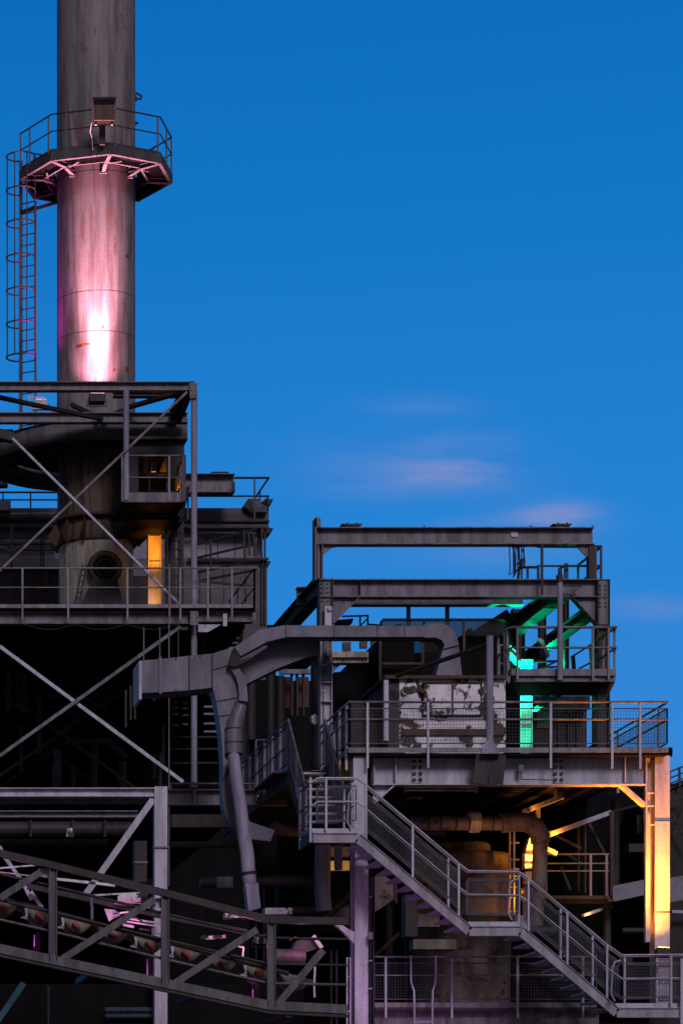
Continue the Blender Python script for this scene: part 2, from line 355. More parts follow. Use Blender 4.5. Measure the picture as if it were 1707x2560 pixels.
# -------- octagonal platform
RO = 2.075; zd = Z(453.5, YC)
pl = thing('inspection_platform', 'octagonal steel gallery with railing round the tall chimney, underside lit pink', 'platform', (CX, YC, zd))
def oc(i, r, z): a = R(4 + 45 * i); return V((CX + r * math.sin(a), YC - r * math.cos(a), z))
dk = MB()
for z0, z1 in ((zd + .15, zd + .165),):
    inn = [oc(i, 1.13, z0) for i in range(8)]; ou = [oc(i, RO - .02, z0) for i in range(8)]
    for i in range(8):
        j = (i + 1) % 8
        dk.add([inn[i], inn[j], ou[j], ou[i], inn[i] + V((0,0,.02)), inn[j] + V((0,0,.02)), ou[j] + V((0,0,.02)), ou[i] + V((0,0,.02))], [(0,1,2,3),(7,6,5,4),(0,4,5,1),(1,5,6,2),(2,6,7,3),(3,7,4,0)])
dk.build('deck', 'shade_black', pl)  # near-black colour carries the shade of the underside
fa = MB()
for i in range(8): fa.bar(oc(i, RO, zd + .115), oc(i + 1, RO, zd + .115), .012, .23); fa.bar(oc(i, RO - .045, zd + .006), oc(i + 1, RO - .045, zd + .006), .09, .012)
fa.build('edge_channel', 'mid2', pl)
ib = MB()
for i in range(8): ib.bar(oc(i, 1.42, zd + .07), oc(i + 1, 1.42, zd + .07), .05, .10)
ib.build('inner_frame', 'mid2', pl)
for i in range(8):
    b = MB(); a, c = oc(i, RO - .02, zd + .05), oc(i, RC + .02, zd + .05)
    b.ibeam(a, c, .13, .10, t=.012); b.bar(oc(i, RC + .35, zd - .02), oc(i, RC + .02, zd - .12), .10, .015)
    b.bar(oc(i, RC + .02, zd - .16), oc(i, RC + .02, zd - .10), .2, .05)
    b.build('bracket', 'mid2', pl)
for i in (0, 1, 2, 6, 7):
    a = oc(i, 1.75, zd + .1); c = oc(i, 1.30, zd + .02); q = (oc(i + 1, 1.6, zd + .03) + a) * .5
    MB().bar(c.lerp(q, .0), c.lerp(q, .75), .05, .02).build('stiffener', 'mid2', pl)
rp = [oc(i, RO - .03, zd + .21) for i in range(-2, 6)]
rr_ = [0]
sl = (rp[1] - rp[0]).length
railing(pl, rp, h=1.02, posts=[0, sl*.3, sl*.9, sl*1.25, sl*1.9, sl*2.1, sl*2.95, sl*3.55, sl*4, sl*4.55, sl*5, sl*5.6, sl*6.2, sl*7], m='raild', r=.022, kick=.1, drop=.2, mid=(.56,))
# back floodlight unit standing on the front rail
bx = thing('lamp_box', 'big rusty brown box lamp on a short pole at the front of the chimney gallery', 'floodlight', P(262, 372, 77.9))
MB().loft([[P(230, 311, 77.6), P(291, 311, 77.6), P(291, 300, 78.1), P(230, 300, 78.1)], [P(231, 248, 77.3), P(292, 247, 77.3), P(290, 242, 78.0), P(233, 242, 78.0)]]).build('housing', 'dark', bx)
MB().rect(236, 262, 287, 300, 77.33, .06).build('glass_front', 'rust', bx)
MB().bar(P(256, 312, 77.85), P(256, 362, 77.85), .14, .09, (0, 1, 0)).build('pole', 'dark', bx)
hg = MB()
for u in (240, 280): hg.bar(P(u - 2, 311, 77.58), P(u + 2, 311, 77.58), .04, .04)  # two pale blocks stand for warm highlights under the box
hg.tube([P(230, 305, 77.7), P(226, 330, 77.8), P(231, 345, 77.9), P(233, 372, 77.9)], .012, 5)
hg.build('hinge', 'pale', bx)
# -------- caged ladder
ld = thing('caged_ladder', 'dark steel ladder with round safety hoops left of the tall chimney', 'ladder', P(70, 1076, 80))
hc = (X(53, 79.85), 79.85); hr = .385
sL = V((X(53, 80.2), 80.2, 0)); sR = V((X(89.5, 79.95), 79.95, 0))
zlt, zlb = Z(402, 80.2), Z(1080, 80.2)
MB().bar(sL + V((0,0,zlb)), sL + V((0,0,zlt)), .10, .05, (0, 1, 0)).build('stile', 'raild', ld)
MB().bar(sR + V((0,0,zlb)), sR + V((0,0,Z(505, 80))), .06, .05, (0, 1, 0)).build('stile', 'raild', ld)
z = zlb + .15
while z < Z(478, 80):
    MB().tube([sL + V((0,0,z)), sR + V((0,0,z))], .016, 5).build('rung', 'raild', ld); z += .285
ha = math.degrees(math.atan2(sR.x - hc[0], -(sR.y - hc[1])))
def hp(a, z_): return V((hc[0] + hr * math.sin(R(a)), hc[1] - hr * math.cos(R(a)), z_))
hz = [Z(200 + y / 3.136, 79.85) for y in (600, 868, 1128, 1395, 1655, 1915, 2175)]
for z_ in hz:
    pts = [sR + V((0, 0, z_))] + [hp(a, z_) for a in range(60, -171, -15)] + [sL + V((0, 0, z_))]
    MB().tube(pts, .024, 6).build('hoop', 'raild', ld)
for a in (70, 20, -30, -75, -115):
    MB().tube([hp(a, hz[0]), hp(a, hz[-1])], .019, 5).build('cage_strip', 'raild', ld)
MB().bar(sL + V((0, 0, Z(526, 80))), sR + V((.0, 0, Z(520, 80))), .06, .10).build('wall_bracket', 'dark', ld)
MB().bar(P(89, 522, 80), P(145, 505, 80), .06, .08).build('wall_bracket', 'dark', ld)
# -------- floodlights on the tower roof
flood('dark angled floodlight at foot of the chimney shaft, throwing the pinkish white beam', P(243, 988, 78.12), P(243, 700, 78.3), 'lensP', .42)
lamp('pink_beam', 'SPOT', P(246, 985, 78.42), P(250, 560, 78.9), 1500, (1, .36, .46), .16, 110, 1)
lamp('pink_long_beam', 'SPOT', P(248, 1005, 78.40), P(250, 300, 78.62), 30000, (1, .40, .49), .25, 42, 1)
lamp('pink_spill', 'SPOT', P(243, 940, 78.2), P(245, 455, 78.0), 300, (1, .16, .30), .12, 50, .6)
flood('bright magenta floodlight beside the caged ladder on the left', P(102, 1003, 79.3), P(96, 600, 79.6), 'lensM', .34, bodym='pale')
lamp('magenta_beam', 'SPOT', P(108, 985, 79.3), P(100, 480, 79.8), 900, (1, .04, .75), .1, 50, 1)
mk = MB()
for k in range(2): mk.bar(P(74 + k * 34, 995, 79.2), P(76 + k * 34, 1022, 79.2), .04, .04)
mk.bar(P(70, 993, 79.2), P(112, 993, 79.2), .04, .04); mk.bar(P(72, 1022, 79.2), P(112, 1022, 79.2), .04, .04)
tag(mk.build('lamp_guard', 'pale'), 'small bright pink lit frame guarding the lamp beside the ladder foot', 'guard')
# ================================================================== tower frame round the stack
YT = 74.5
tw = thing('steel_tower', 'tall grey steel frame with X bracing standing in front of the chimney base', 'steel frame', P(485, 3060, YT))
def HB(t, u0, u1, v0, v1, Y, wd=.25, m='paint', name='beam', tt=.022):
    z = (Z(v0, Y) + Z(v1, Y)) / 2; h = Z(v0, Y) - Z(v1, Y)
    return MB().ibeam((X(u0, Y), Y + wd / 2, z), (X(u1, Y), Y + wd / 2, z), h, wd, t=tt).build(name, m, t)
def DB(t, u, v0, v1, Y0, Y1, wd=.25, m='paint', name='depth_beam', tt=.022):
    x = X(u, Y0); z = (Z(v0, Y0) + Z(v1, Y0)) / 2; h = Z(v0, Y0) - Z(v1, Y0)
    return MB().ibeam((x, Y0, z), (x, Y1, z), h, wd, t=tt).build(name, m, t)
def BR(t, u0, v0, Y0, u1, v1, Y1, w_=.08, h=.08, m='paint', name='brace'):
    return MB().bar(P(u0, v0, Y0), P(u1, v1, Y1), w_, h, (0, 1, 0)).build(name, m, t)
HB(tw, -60, 474, 953, 975, YT)
HB(tw, -60, 470, 1030, 1055, 77.4)
HB(tw, 285, 470, 974, 990, 76.2, m='mid')
MB().tube([P(485.5, 960, YT + .1), P(485.5, 1962, YT + .1)], .078, 12).build('column', 'tubem', tw)
cp = MB().rect(475, 956, 494, 995, YT - .03, .02)
for k in range(3):
    for q in (480, 489): cp.bolt(P(q, 962 + k * 14, YT - .03), .012, .012, 6)
cp.build('end_plate', 'paint', tw)
MB().rect(477, 1955, 494, 1968, YT - .05, .3).build('base_plate', 'mid', tw)
MB().tube([P(316, 976, YT + .05), P(316, 1252, YT + .05)], .075, 12).build('column', 'tubem', tw)
for a in ((-40, 985, YT + .1, 255, 1048, 77.4), (322, 1018, 77.4, 462, 978, YT + .2), (447, 1052, 77.2, 478, 978, YT + .2), (255, 1048, 77.6, 180, 1012, 79), (252, 1048, 77.6, 322, 1020, 78.6)): BR(tw, *a, .09, .12, 'dark')
BR(tw, 468, 980, YT - .05, -20, 1446, YT - .05, .055, .075, 'paint'); BR(tw, 32, 1096, YT - .12, 450, 1512, YT - .12, .055, .08, 'pale')
DB(tw, 474, 953, 975, YT + .25, 86, m='mid')
MB().bar(P(-20, 1080, 75.5), P(34, 1096, 75.5), .3, .22).build('stub_beam', 'mid', tw)
HB(tw, -60, 34, 1073, 1100, 76, m='mid')
for (u, v, Y) in ((30, 1066, 80), (36, 1066, 80), (44, 1068, 80), (70, 1066, 80), (76, 1066, 80)):
    pass
# -------- curved ring duct
rg = thing('ring_duct', 'dark curved box duct wrapping round the chimney below the tower top', 'duct', P(240, 1100, 78.2))
zc = Z(1079, 78.2); hh = .50; cx0, cy0, rr0 = CX, 80.75, 2.55
path = [(X(466, 78.2), cy0 - rr0)] + [(cx0 - rr0 * math.sin(R(a)), cy0 - rr0 * math.cos(R(a))) for a in range(0, 181, 7)] + [(X(300, 83), cy0 + rr0)]
def sweep(path, z0, z1, wd):
    secs = []
    for i, (x, y) in enumerate(path):
        x0, y0 = path[max(i - 1, 0)]; x1, y1 = path[min(i + 1, len(path) - 1)]
        t_ = V((x1 - x0, y1 - y0, 0)).normalized(); nn = V((t_.y, -t_.x, 0)) * wd / 2; p = V((x, y, 0))
        secs.append([p + nn + V((0,0,z0)), p - nn + V((0,0,z0)), p - nn + V((0,0,z1)), p + nn + V((0,0,z1))])
    return secs
MB().loft(sweep(path, zc - hh/2, zc + hh/2, .42), True).build('curved_box', 'mid3', rg)
MB().loft(sweep(path, zc - hh/2 - .03, zc - hh/2 + .003, .56)).build('bottom_flange', 'dark', rg)
MB().loft(sweep(path, zc + hh/2 - .003, zc + hh/2 + .02, .50)).build('top_flange', 'dark', rg)
# plate put inside the ring to shade the stack below
cp = MB().lathe((CX, 80.6), [(1.1, zc + .1), (2.4, zc + .1)], 40, False); cp.build('shade_plate', 'dark', rg)
MB().ibeam(P(-60, 1202, 83.2), P(20, 1202, 83.2), .36, .3).build('tail_beam', 'mid', rg)
for a in ((-20, 1172, 82, 140, 1140, 80.4), (70, 1165, 82, 140, 1145, 80.4), (92, 1135, 80, 84, 1165, 82)): BR(rg, *a, .08, .08, 'dark', 'strut')
# -------- cabin and its balcony
cb = thing('control_cabin', 'small dark cabin glowing amber inside, hanging beside the chimney', 'cabin', P(400, 1304, 77))
zb = Z(1255, 75.2)
Yc0, Yc1 = 76.6, 78.9
def wall(t, u0, v0, u1, v1, Y, holes, m, name='wall', d=.08):   # front wall pierced by rectangular openings (u0,v0,u1,v1)
    us = sorted({u0, u1, *[h[0] for h in holes], *[h[2] for h in holes]}); vs = sorted({v0, v1, *[h[1] for h in holes], *[h[3] for h in holes]})
    mb = MB()
    for a, b in zip(us, us[1:]):
        for c, e in zip(vs, vs[1:]):
            mu, mv = (a + b) / 2, (c + e) / 2
            if any(h[0] < mu < h[2] and h[1] < mv < h[3] for h in holes): continue
            mb.rect(a, c, b, e, Y, d)
    return mb.build(name, m, t)
wall(cb, 322, 1103, 461, 1290, Yc0, [(347, 1136, 417, 1182), (347, 1186, 417, 1228), (428, 1190, 446, 1226)], 'dark')
xa, xb = X(322, Yc0), X(461, Yc0); za, zb2 = Z(1290, Yc0), Z(1103, Yc0)
MB().box((xa, Yc1, za), (xb, Yc1 + .06, zb2)).build('rear_wall', 'shade_black', cb)
MB().box((xa, Yc0 + .082, za), (xa + .05, Yc1 - .002, zb2)).build('side_wall', 'dark', cb)
MB().box((xb - .05, Yc0 + .082, za), (xb, Yc1 - .002, zb2)).build('side_wall', 'dark', cb)
MB().box((xa - .05, Yc0 - .2, zb2 + .002), (xb + .05, Yc1 + .1, zb2 + .08)).build('roof', 'dark', cb)
MB().box((xa, Yc0 + .1, za - .07), (xb, Yc1, za - .003)).build('floor', 'shade_black', cb)
fm = MB()
for h in ((347, 1136, 417, 1182), (347, 1186, 417, 1228)):
    a, b = P(h[0], h[1], Yc0), P(h[2], h[3], Yc0)
    fm.tube([(a.x, Yc0 - .01, a.z), (b.x, Yc0 - .01, a.z), (b.x, Yc0 - .01, b.z), (a.x, Yc0 - .01, b.z)], .018, 4, closed=True)
fm.bar(P(374, 1188, Yc0 - .02), P(374, 1228, Yc0 - .02), .02, .02)
fm.build('window_frame', 'mid', cb)
inn = MB().bar(P(364, 1130, 77.6), P(364, 1182, 77.6), .12, .12, (0, 1, 0)); inn.bar(P(384, 1155, 77.6), P(384, 1180, 77.6), .12, .12, (0, 1, 0)); inn.build('control_panel', 'pale', cb)
MB().prism([(398, 1182), (417, 1136), (417, 1182)], 77.9, .05).build('lit_wedge', 'paint', cb)  # wedge shaped plate stands for the yellow light in the window
lamp('cabin_lamp', 'POINT', P(405, 1215, 77.6), P(405, 1100, 77.6), 20, (1, .34, .02), .08)
bl = MB().rect(308, 1231, 461, 1255, 75.3, .05); bl.build('balcony_edge', 'paint', cb)
MB().box((X(304, 75.3), 75.36, Z(1255, 75.3)), (X(463, 75.3), 77.4, Z(1255, 75.3) + .06)).build('balcony_deck', 'shade_black', cb)
zz = Z(1253, 75.3)
MB().prism([(462, 1225), (475, 1208), (475, 1222), (456, 1300), (448, 1308)], 75.5, .1).build('balcony_bracket', 'dark', cb)
railing(cb, [(X(306, 77.2), 77.2, zz), (X(306, 75.3), 75.3, zz), (X(463, 75.3), 75.3, zz), (X(463, 75.3), 77.2, zz)], h=1.15, posts=[0, .6, 1.2, 1.9, 3.1, 3.45, 3.5, 4.3], m='railm', kick=0, drop=.0)
# -------- amber lit column
ac = thing('amber_column', 'steel H column lit bright amber from its foot beside the chimney base', 'column', P(388, 1530, 78.4))
def HC(t, u0, u1, v0, v1, Y, dp=.3, m='paint', name='column', tt=.02):   # H column, web towards the viewer
    x0, x1 = X(u0, Y), X(u1, Y); z0, z1 = Z(v1, Y), Z(v0, Y)
    mb = MB().box((x0, Y, z0), (x0 + tt, Y + dp, z1)); mb.box((x1 - tt, Y, z0), (x1, Y + dp, z1)); mb.box((x0 + tt, Y + dp * .42, z0), (x1 - tt, Y + dp * .42 + tt, z1))
    return mb.build(name, m, t)
HC(ac, 371, 404, 1302, 1560, 78.4, .25, 'pale')
wb = MB()
for v in (1404, 1304): wb.rect(373.2, v, 401.8, v + 1.5, 78.485, .02)
wb.build('web_stiffener', 'pale', ac)
flood('amber floodlight at the foot of the amber column on the left walkway', P(388, 1536, 77.7), P(388, 1300, 78.35), 'lensA', .26)
lamp('amber_left', 'SPOT', P(388, 1522, 77.75), P(388, 1330, 78.35), 1100, (1, .28, .01), .06, 38, 1)
lamp('amber_left_foot', 'SPOT', P(388, 1528, 77.95), P(388, 1480, 78.4), 34, (1, .36, .03), .06, 80, 1)
dp_ = thing('pipe_riser', 'cluster of dark vertical risers and struts right of the amber column', 'pipes', P(440, 1530, 78))
for u, w_ in ((415, .06), (424, .1), (433, .12), (447, .06), (455, .09)): MB().bar(P(u, 1290, 77.8), P(u, 1530, 77.8), w_, w_, (0, 1, 0)).build('riser', 'dark' if u != 433 else 'mid', dp_)
for v in range(1330, 1520, 22): MB().bar(P(424, v, 77.75), P(455, v, 77.75), .03, .03).build('rung', 'dark', dp_)
MB().bar(P(413, 1348, 77.4), P(424, 1325, 77.4), .05, .12).build('amber_strut', 'paint', dp_)
# -------- walkway in front of the stack base
wk = thing('upper_walkway', 'long grey steel walkway crossing below the chimney with pipe railing', 'walkway', P(200, 1560, 74.3))
HB(wk, -60, 474, 1528, 1559, 74.3, .3, 'paint')
HB(wk, 495, 634, 1527, 1554, 74.3, .3, 'paint')
MB().rect(-60, 1519, 636, 1523, 74.2, 5.5).build('deck', 'mid', wk)
pb = MB().rect(476, 1528, 496, 1562, 74.18, .05)
for k in range(3):
    for q in (480, 491): pb.bolt(P(q, 1533 + k * 11, 74.18), .014, .012, 6)
for q in (543, 549):
    for k in range(2): pb.bolt(P(q, 1534 + k * 12, 74.2), .014, .012, 6)
pb.build('splice_plate', 'paint', wk)
MB().rect(558, 1534, 568, 1565, 74.22, .04).build('hanger_plate', 'pale', wk)
pr = [0]
ry = 74.12; rz = Z(1521, 74.12)
railing(wk, [(X(-60, ry), ry, rz), (X(642, ry), ry, rz)], h=1.0, posts=[(u + 60) * ry / F for u in (57, 171, 319, 424, 451, 520, 580, 636)], m='railm', kick=.09, drop=.28)
railing(wk, [(X(636, ry), ry, rz), (X(636, ry), 78, rz)], h=1.0, m='raild', kick=.09, drop=.1)
MB().prism([(496, 1561), (554, 1561), (520, 1580), (496, 1580)], 74.35, .05).build('gusset', 'pale', wk)
MB().prism([(475, 1559), (475, 1575), (440, 1575), (448, 1562)], 74.4, .05).build('gusset', 'mid', wk)
# stair under/behind at right of the tower
s2 = thing('rear_stair', 'narrow dark steel stair zigzagging behind the round column on the left tower', 'staircase', P(560, 1680, 78))
for (a) in ((500, 1452, 80, 640, 1425, 82), (498, 1430, 80, 640, 1400, 82), (495, 1394, 80, 632, 1362, 82), (495, 1360, 80, 640, 1322, 82), (500, 1452, 79, 634, 1466, 79)): BR(s2, *a, .05, .07, 'dark', 'stringer')
for u, v0, v1 in ((526, 1350, 1420), (524, 1450, 1512), (613, 1450, 1512), (622, 1330, 1390), (634, 1330, 1390), (610, 1325, 1395)): BR(s2, u, v0, 80, u + 2, v1, 80, .05, .05, 'dark', 'post')
for k in range(9): MB().rect(510 + k * 0, 1585 + k * 12, 600, 1588 + k * 12, 76.5 + .12 * k, .25).build('tread', 'dark', s2)
for a in ((516, 1560, 76, 500, 1700, 76), (606, 1556, 76, 590, 1700, 76), (612, 1556, 76, 596, 1640, 76)): BR(s2, *a, .06, .16, 'mid', 'stringer')
# ================================================================== plant building behind
def box_uv(t, u0, v0, u1, v1, Y, d, m, name): return MB().rect(u0, v0, u1, v1, Y, d).build(name, m, t)
rb = thing('rear_plant_building', 'purple grey clad plant building behind the round column, railing on its roof', 'building', P(560, 1700, 88))
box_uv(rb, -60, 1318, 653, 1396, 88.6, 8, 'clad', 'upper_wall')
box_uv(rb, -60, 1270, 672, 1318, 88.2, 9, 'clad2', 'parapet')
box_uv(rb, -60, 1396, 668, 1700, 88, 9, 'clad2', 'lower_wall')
for (a, b, c, d, Y, m) in ((-60, 1300, 674, 1304, 88.1, 'dark'), (470, 1316, 672, 1320, 88.0, 'dark'), (470, 1394, 672, 1399, 87.8, 'mid'), (-60, 1338, 146, 1344, 88.2, 'dark'), (-60, 1281, 146, 1286, 87.7, 'paint'), (-60, 1290, 146, 1296, 88, 'dark'), (-60, 1356, 146, 1360, 88.2, 'dark'), (-60, 1372, 146, 1376, 88.2, 'dark'), (490, 1330, 640, 1335, 88.3, 'paint')):
    box_uv(rb, a, b, c, d, Y, .12, m, 'ledge')
for u in (653, 661): box_uv(rb, u, 1320, u + 4, 1560, 87.9, .1, 'mid', 'corner_post')
for u in (516, 545, 588, 617): box_uv(rb, u, 1340, u + 1, 1394, 88.55, .04, 'mid', 'panel_seam')
for u in (500, 560, 615): box_uv(rb, u, 1400, u + 1, 1520, 87.96, .04, 'dark', 'panel_seam')
for v, du in ((1250, 0), (1322, 0), (1405, -6)):
    MB().prism([(655 + du, v + 6), (662 + du, v - 3), (684 + du, v - 2), (678 + du, v + 10), (672 + du, v + 12)], 87.9, .8).build('rain_hood', 'dark', rb)
MB().prism([(608, 1265), (620, 1247), (650, 1247), (650, 1280), (630, 1283)], 88.0, .8).build('roof_vent', 'mid', rb)
MB().rect(632, 1252, 668, 1280, 87.95, .5).build('vent_box', 'clad2', rb)
HB(rb, 440, 588, 1183, 1230, 87, .5, 'paint')
MB().rect(529, 1179, 572, 1183, 87, .4).build('cap_plate', 'dark', rb)
MB().rect(579, 1205, 588, 1228, 86.96, .03).build('end_cover', 'mid', rb)
zr = Z(1290, 87.5)
railing(rb, [(X(470, 87.5), 87.5, zr), (X(672, 87.5), 87.5, zr), (X(672, 87.5), 91, zr)], h=1.12, sp=1.7, m='raild', kick=0, drop=.1, r=.03)
railing(rb, [(X(-60, 87.5), 87.5, Z(1270, 87.5)), (X(146, 87.5), 87.5, Z(1270, 87.5))], h=.46, sp=.8, m='raild', kick=0, drop=.1, r=.03)
box_uv(rb, -30, 1252, 28, 1275, 87.3, .5, 'clad2', 'roof_unit')
for u in (27, 30, 108, 102): box_uv(rb, u, 1310, u + 3, 1510, 86.5, .08, 'dark', 'drain_pipe')
for (a) in ((-10, 1362, 86, 30, 1378, 86), (30, 1378, 86, 75, 1352, 86)): BR(rb, *a, .06, .06, 'raild', 'roof_truss')
bw = thing('low_shed', 'dark shed wall behind the lower walkway railing left of the chimney base', 'building', P(40, 1530, 84))
box_uv(bw, -60, 1425, 150, 1560, 84, 1.5, 'mid', 'wall'); box_uv(bw, 330, 1440, 372, 1560, 84, 1.5, 'mid', 'wall'); box_uv(bw, -60, 1418, 152, 1425, 83.9, 1.7, 'dark', 'roof_edge')
box_uv(bw, 108, 1430, 122, 1475, 83.9, .1, 'rust', 'door')
# ================================================================== furnace hall below the walkway, its darkness put into near-black surfaces
fh = thing('furnace_hall', 'shade-black furnace hall filling the lower left under the walkway', 'building', P(250, 3060, 84))
box_uv(fh, -200, 1562, 690, 3200, 92, 1, 'shade_black', 'rear_wall')
MB().box((X(-200, 75), 75.5, Z(1560, 75)), (X(620, 75), 91.9, Z(1560, 75) + .1)).build('ceiling', 'shade_black', fh)
MB().box((X(-60, 74), 74.8, Z(2000, 74)), (X(640, 74), 91, Z(2000, 74) + .2)).build('floor_slab', 'shade_black', fh)
MB().rect(640, 1702, 905, 3200, 79, 1).build('dark_backing', 'shade_black', fh)  # black backing added to keep the gap between the halls dark
for i, (a, Y, w_, m) in enumerate((((0, 1616, 458, 1955), YT - .05, .085, 'pale'), ((-20, 1904, 451, 1567), YT - .15, .085, 'paint'), ((-10, 1716, 337, 1969), 80, .08, 'mid'), ((-10, 1946, 322, 1716), 79.9, .08, 'mid'), ((-10, 1780, 252, 1969), 85, .07, 'mid'), ((-10, 1974, 250, 1800), 84.9, .07, 'mid'))):
    BR(fh, a[0], a[1], Y, a[2], a[3], Y, w_, w_, m, 'cross_brace')
for u, v0, v1 in ((336, 1695, 1798), (325, 1714, 1800), (313, 1725, 1818)): box_uv(fh, u, v0, u + 5, v1, 76, .1, 'mid', 'hanger')
for u, v0, v1 in ((360, 1568, 1650), (400, 1568, 1650), (423, 1410, 2215)): MB().tube([P(u, v0, 73.6), P(u, v1, 73.6)], .017, 5).build('conduit', 'railm', fh)
for u, vs in ((441, (1753, 1766, 1782, 1810)), (464, (1755, 1768, 1785, 1808)), (528, (1764, 1782, 1806, 1826))):
    for v in vs: box_uv(fh, u - 8 if u < 500 else u - 18, v, u + 6 if u < 500 else u + 20, v + 5, 84, .1, 'clad', 'louvre')
for u, v0, v1, Y in ((605, 1700, 1990, 72), (628, 1690, 1850, 75), (676, 1680, 1990, 76), (700, 1690, 1980, 77)): MB().tube([P(u, v0, Y), P(u, v1, Y)], .12, 10).build('riser_pipe', 'mid' if u < 640 else 'dark', fh)
for v in (1840, 1870, 1905): box_uv(fh, 425, v, 560, v + 4, 82, .1, 'mid', 'purlin')
# ================================================================== lower left portal frame
pf = thing('portal_frame', 'pale steel portal with one column and a slanting brace above the conveyor', 'steel frame', P(403, 3060, 62))
HB(pf, -60, 387, 1969, 1991, 62, .22, 'pale', tt=.018)
MB().box((X(387, 62), 62, 0), (X(419, 62), 62.26, Z(1966, 62))).build('column', 'pale', pf)
MB().box((X(384, 62), 61.96, Z(2120, 62)), (X(422, 62), 62.3, Z(2120, 62) + .03)).build('collar', 'paint', pf)
BR(pf, 383, 1998, 62.1, 214, 2237, 62.1, .13, .10, 'pale')
HB(pf, -60, 345, 2026, 2043, 64, .22, 'paint')
gd = thing('cross_girder', 'dull riveted girder running right from the portal column behind the sloping pipe', 'girder', P(490, 2020, 66))
HB(gd, 420, 720, 1973, 2012, 66, .3, 'paint'); box_uv(gd, 485, 1975, 489, 2010, 65.98, .14, 'paint', 'stiffener')
box_uv(gd, 430, 2036, 640, 2068, 69, .3, 'mid', 'lower_girder'); box_uv(gd, 430, 2104, 610, 2118, 70, .2, 'mid', 'lower_girder')
railing(gd, [(X(428, 66), 66.1, Z(1972, 66)), (X(640, 66), 66.1, Z(1972, 66))], h=.13, sp=3, m='railm', kick=0, drop=0, mid=())
tk = thing('overhead_pipe', 'fat dark horizontal pipe below the pale portal beam at far left', 'pipe', P(150, 2092, 66))
MB().tube([P(-60, 2073, 66.5), P(330, 2073, 66.5)], .17, 16).build('pipe', 'mid', tk)
MB().tube([P(-60, 2108, 67), P(270, 2108, 67)], .09, 12).build('pipe', 'mid', tk)
for u in (75, 180, 260): MB().rect(u, 2050, u + 6, 2092, 66.2, .2).build('pipe_clamp', 'dark', tk)
tag(MB().prism([(168, 2070), (183, 2070), (186, 2093), (167, 2092)], 66.15, .03).build('tag_plate', 'white'), 'small pale square plate fixed to the fat dark pipe', 'sign')
vd = thing('vertical_duct', 'dim square duct hanging behind the slanting portal brace', 'duct', P(352, 2205, 66))
box_uv(vd, 337, 2102, 368, 2205, 66, .3, 'mid', 'duct_body'); box_uv(vd, 335, 2153, 370, 2158, 65.97, .36, 'paint', 'flange')
# ================================================================== conveyor gallery
YV = 56.0
cv = thing('conveyor_gallery', 'open steel truss gallery sloping down to the right across the lower left', 'conveyor bridge', P(400, 2520, YV))
def z4(x, y): return (x / 1.8447, 1950 + y / 1.8447)
def chord(pts, Y, w_, h, m, name):
    mb = MB()
    for a, b in zip(pts, pts[1:]): mb.bar(P(*z4(*a), Y), P(*z4(*b), Y), w_, h)
    return mb.build(name, m, cv)
top = [(-60, 325), (235, 392), (755, 520), (1240, 645), (1600, 652)]
bot = [(-60, 765), (235, 828), (745, 935), (1240, 1040), (1600, 1058)]
for Y, nm_, m in ((YV, 'near', 'mid'), (YV + 2.2, 'far', 'mid')):
    chord(top, Y, .16, .13, m, 'top_chord'); chord(bot, Y, .12, .17, 'gsteel' if nm_ == 'near' else m, 'bottom_chord')
    chord([(a, b + 32) for a, b in bot], Y + .06, .18, .055, m, 'lower_flange')
    for x, y0, y1 in ((245, 392, 835), (762, 520, 940), (1250, 645, 1045)):
        a, b = P(*z4(x, y0), Y), P(*z4(x, y1), Y); MB().ibeam(a, b, .15, .12, up=(1, 0, 0), t=.015).build('vertical', 'gsteel', cv)
    for a in ((0, 545, 190, 425), (290, 825, 715, 550), (810, 935, 1185, 690), (1280, 1035, 1490, 785)):
        p, q = P(*z4(a[0], a[1]), Y + .03), P(*z4(a[2], a[3]), Y + .03); MB().bar(p, q, .07, .13, (0, 0, 1)).build('diagonal', 'gsteel' if nm_ == 'near' else 'paint', cv)
for off, m in ((95, 'mid'), (215, 'mid'), (305, 'gsteel')):
    a = [(x, y + off - (12 if x > 1000 else 0)) for x, y in top]
    mb = MB(); mb.tube([P(*z4(*q), YV + .15) for q in a], .028, 6); mb.build('side_rail', m, cv)
for x in (0, 420, 900, 1330):      # cross members of the floor
    y = 800 + x * .21; p = P(*z4(x, y), YV); MB().bar(p, p + V((0, 2.3, 0)), .10, .12).build('cross_member', 'mid', cv)
# belt with idlers
def zE(x, y): return (x / 3.733, 2100 + y / 3.733)
def zF(x, y): return (380 + x / 3.015, 2180 + y / 3.015)
be = thing('conveyor_belt', 'scalloped worn brown conveyor belt with red rollers running inside the sloping gallery', 'conveyor belt', P(400, 2420, YV + 1))
YK = YV + .55
def btop(x): return 540 + .262 * x
def bbot(x):
    ph = ((x - 250) % 340) / 340
    return btop(x) + 42 + 92 * math.sin(math.pi * min(1, ph / .74)) ** .8 - (16 if ph > .74 else 0)
secs = []
for i in range(170):
    x = -120 + i * 18; a = P(*zE(x, btop(x)), YK); b = P(*zE(x, bbot(x)), YK)
    c1 = b + V((0, .22, -.02)); c2 = b + V((0, .75, -.02)); c3 = a + V((0, 1.05, 0))
    secs.append([a, b, c1, c2, c3, c3 - V((0, .015, .01)), c2 + V((0, 0, .02)), c1 + V((0, 0, .02)), b + V((0, .02, .02)), a + V((0, .02, 0))])
MB().loft(secs, True).build('belt', 'belt', be)
mb = MB(); mb.bar(P(*zE(-120, btop(-120) - 6), YK - .03), P(*zE(2700, btop(2700) - 6), YK - .03), .05, .05); mb.build('belt_edge_angle', 'dark', be)
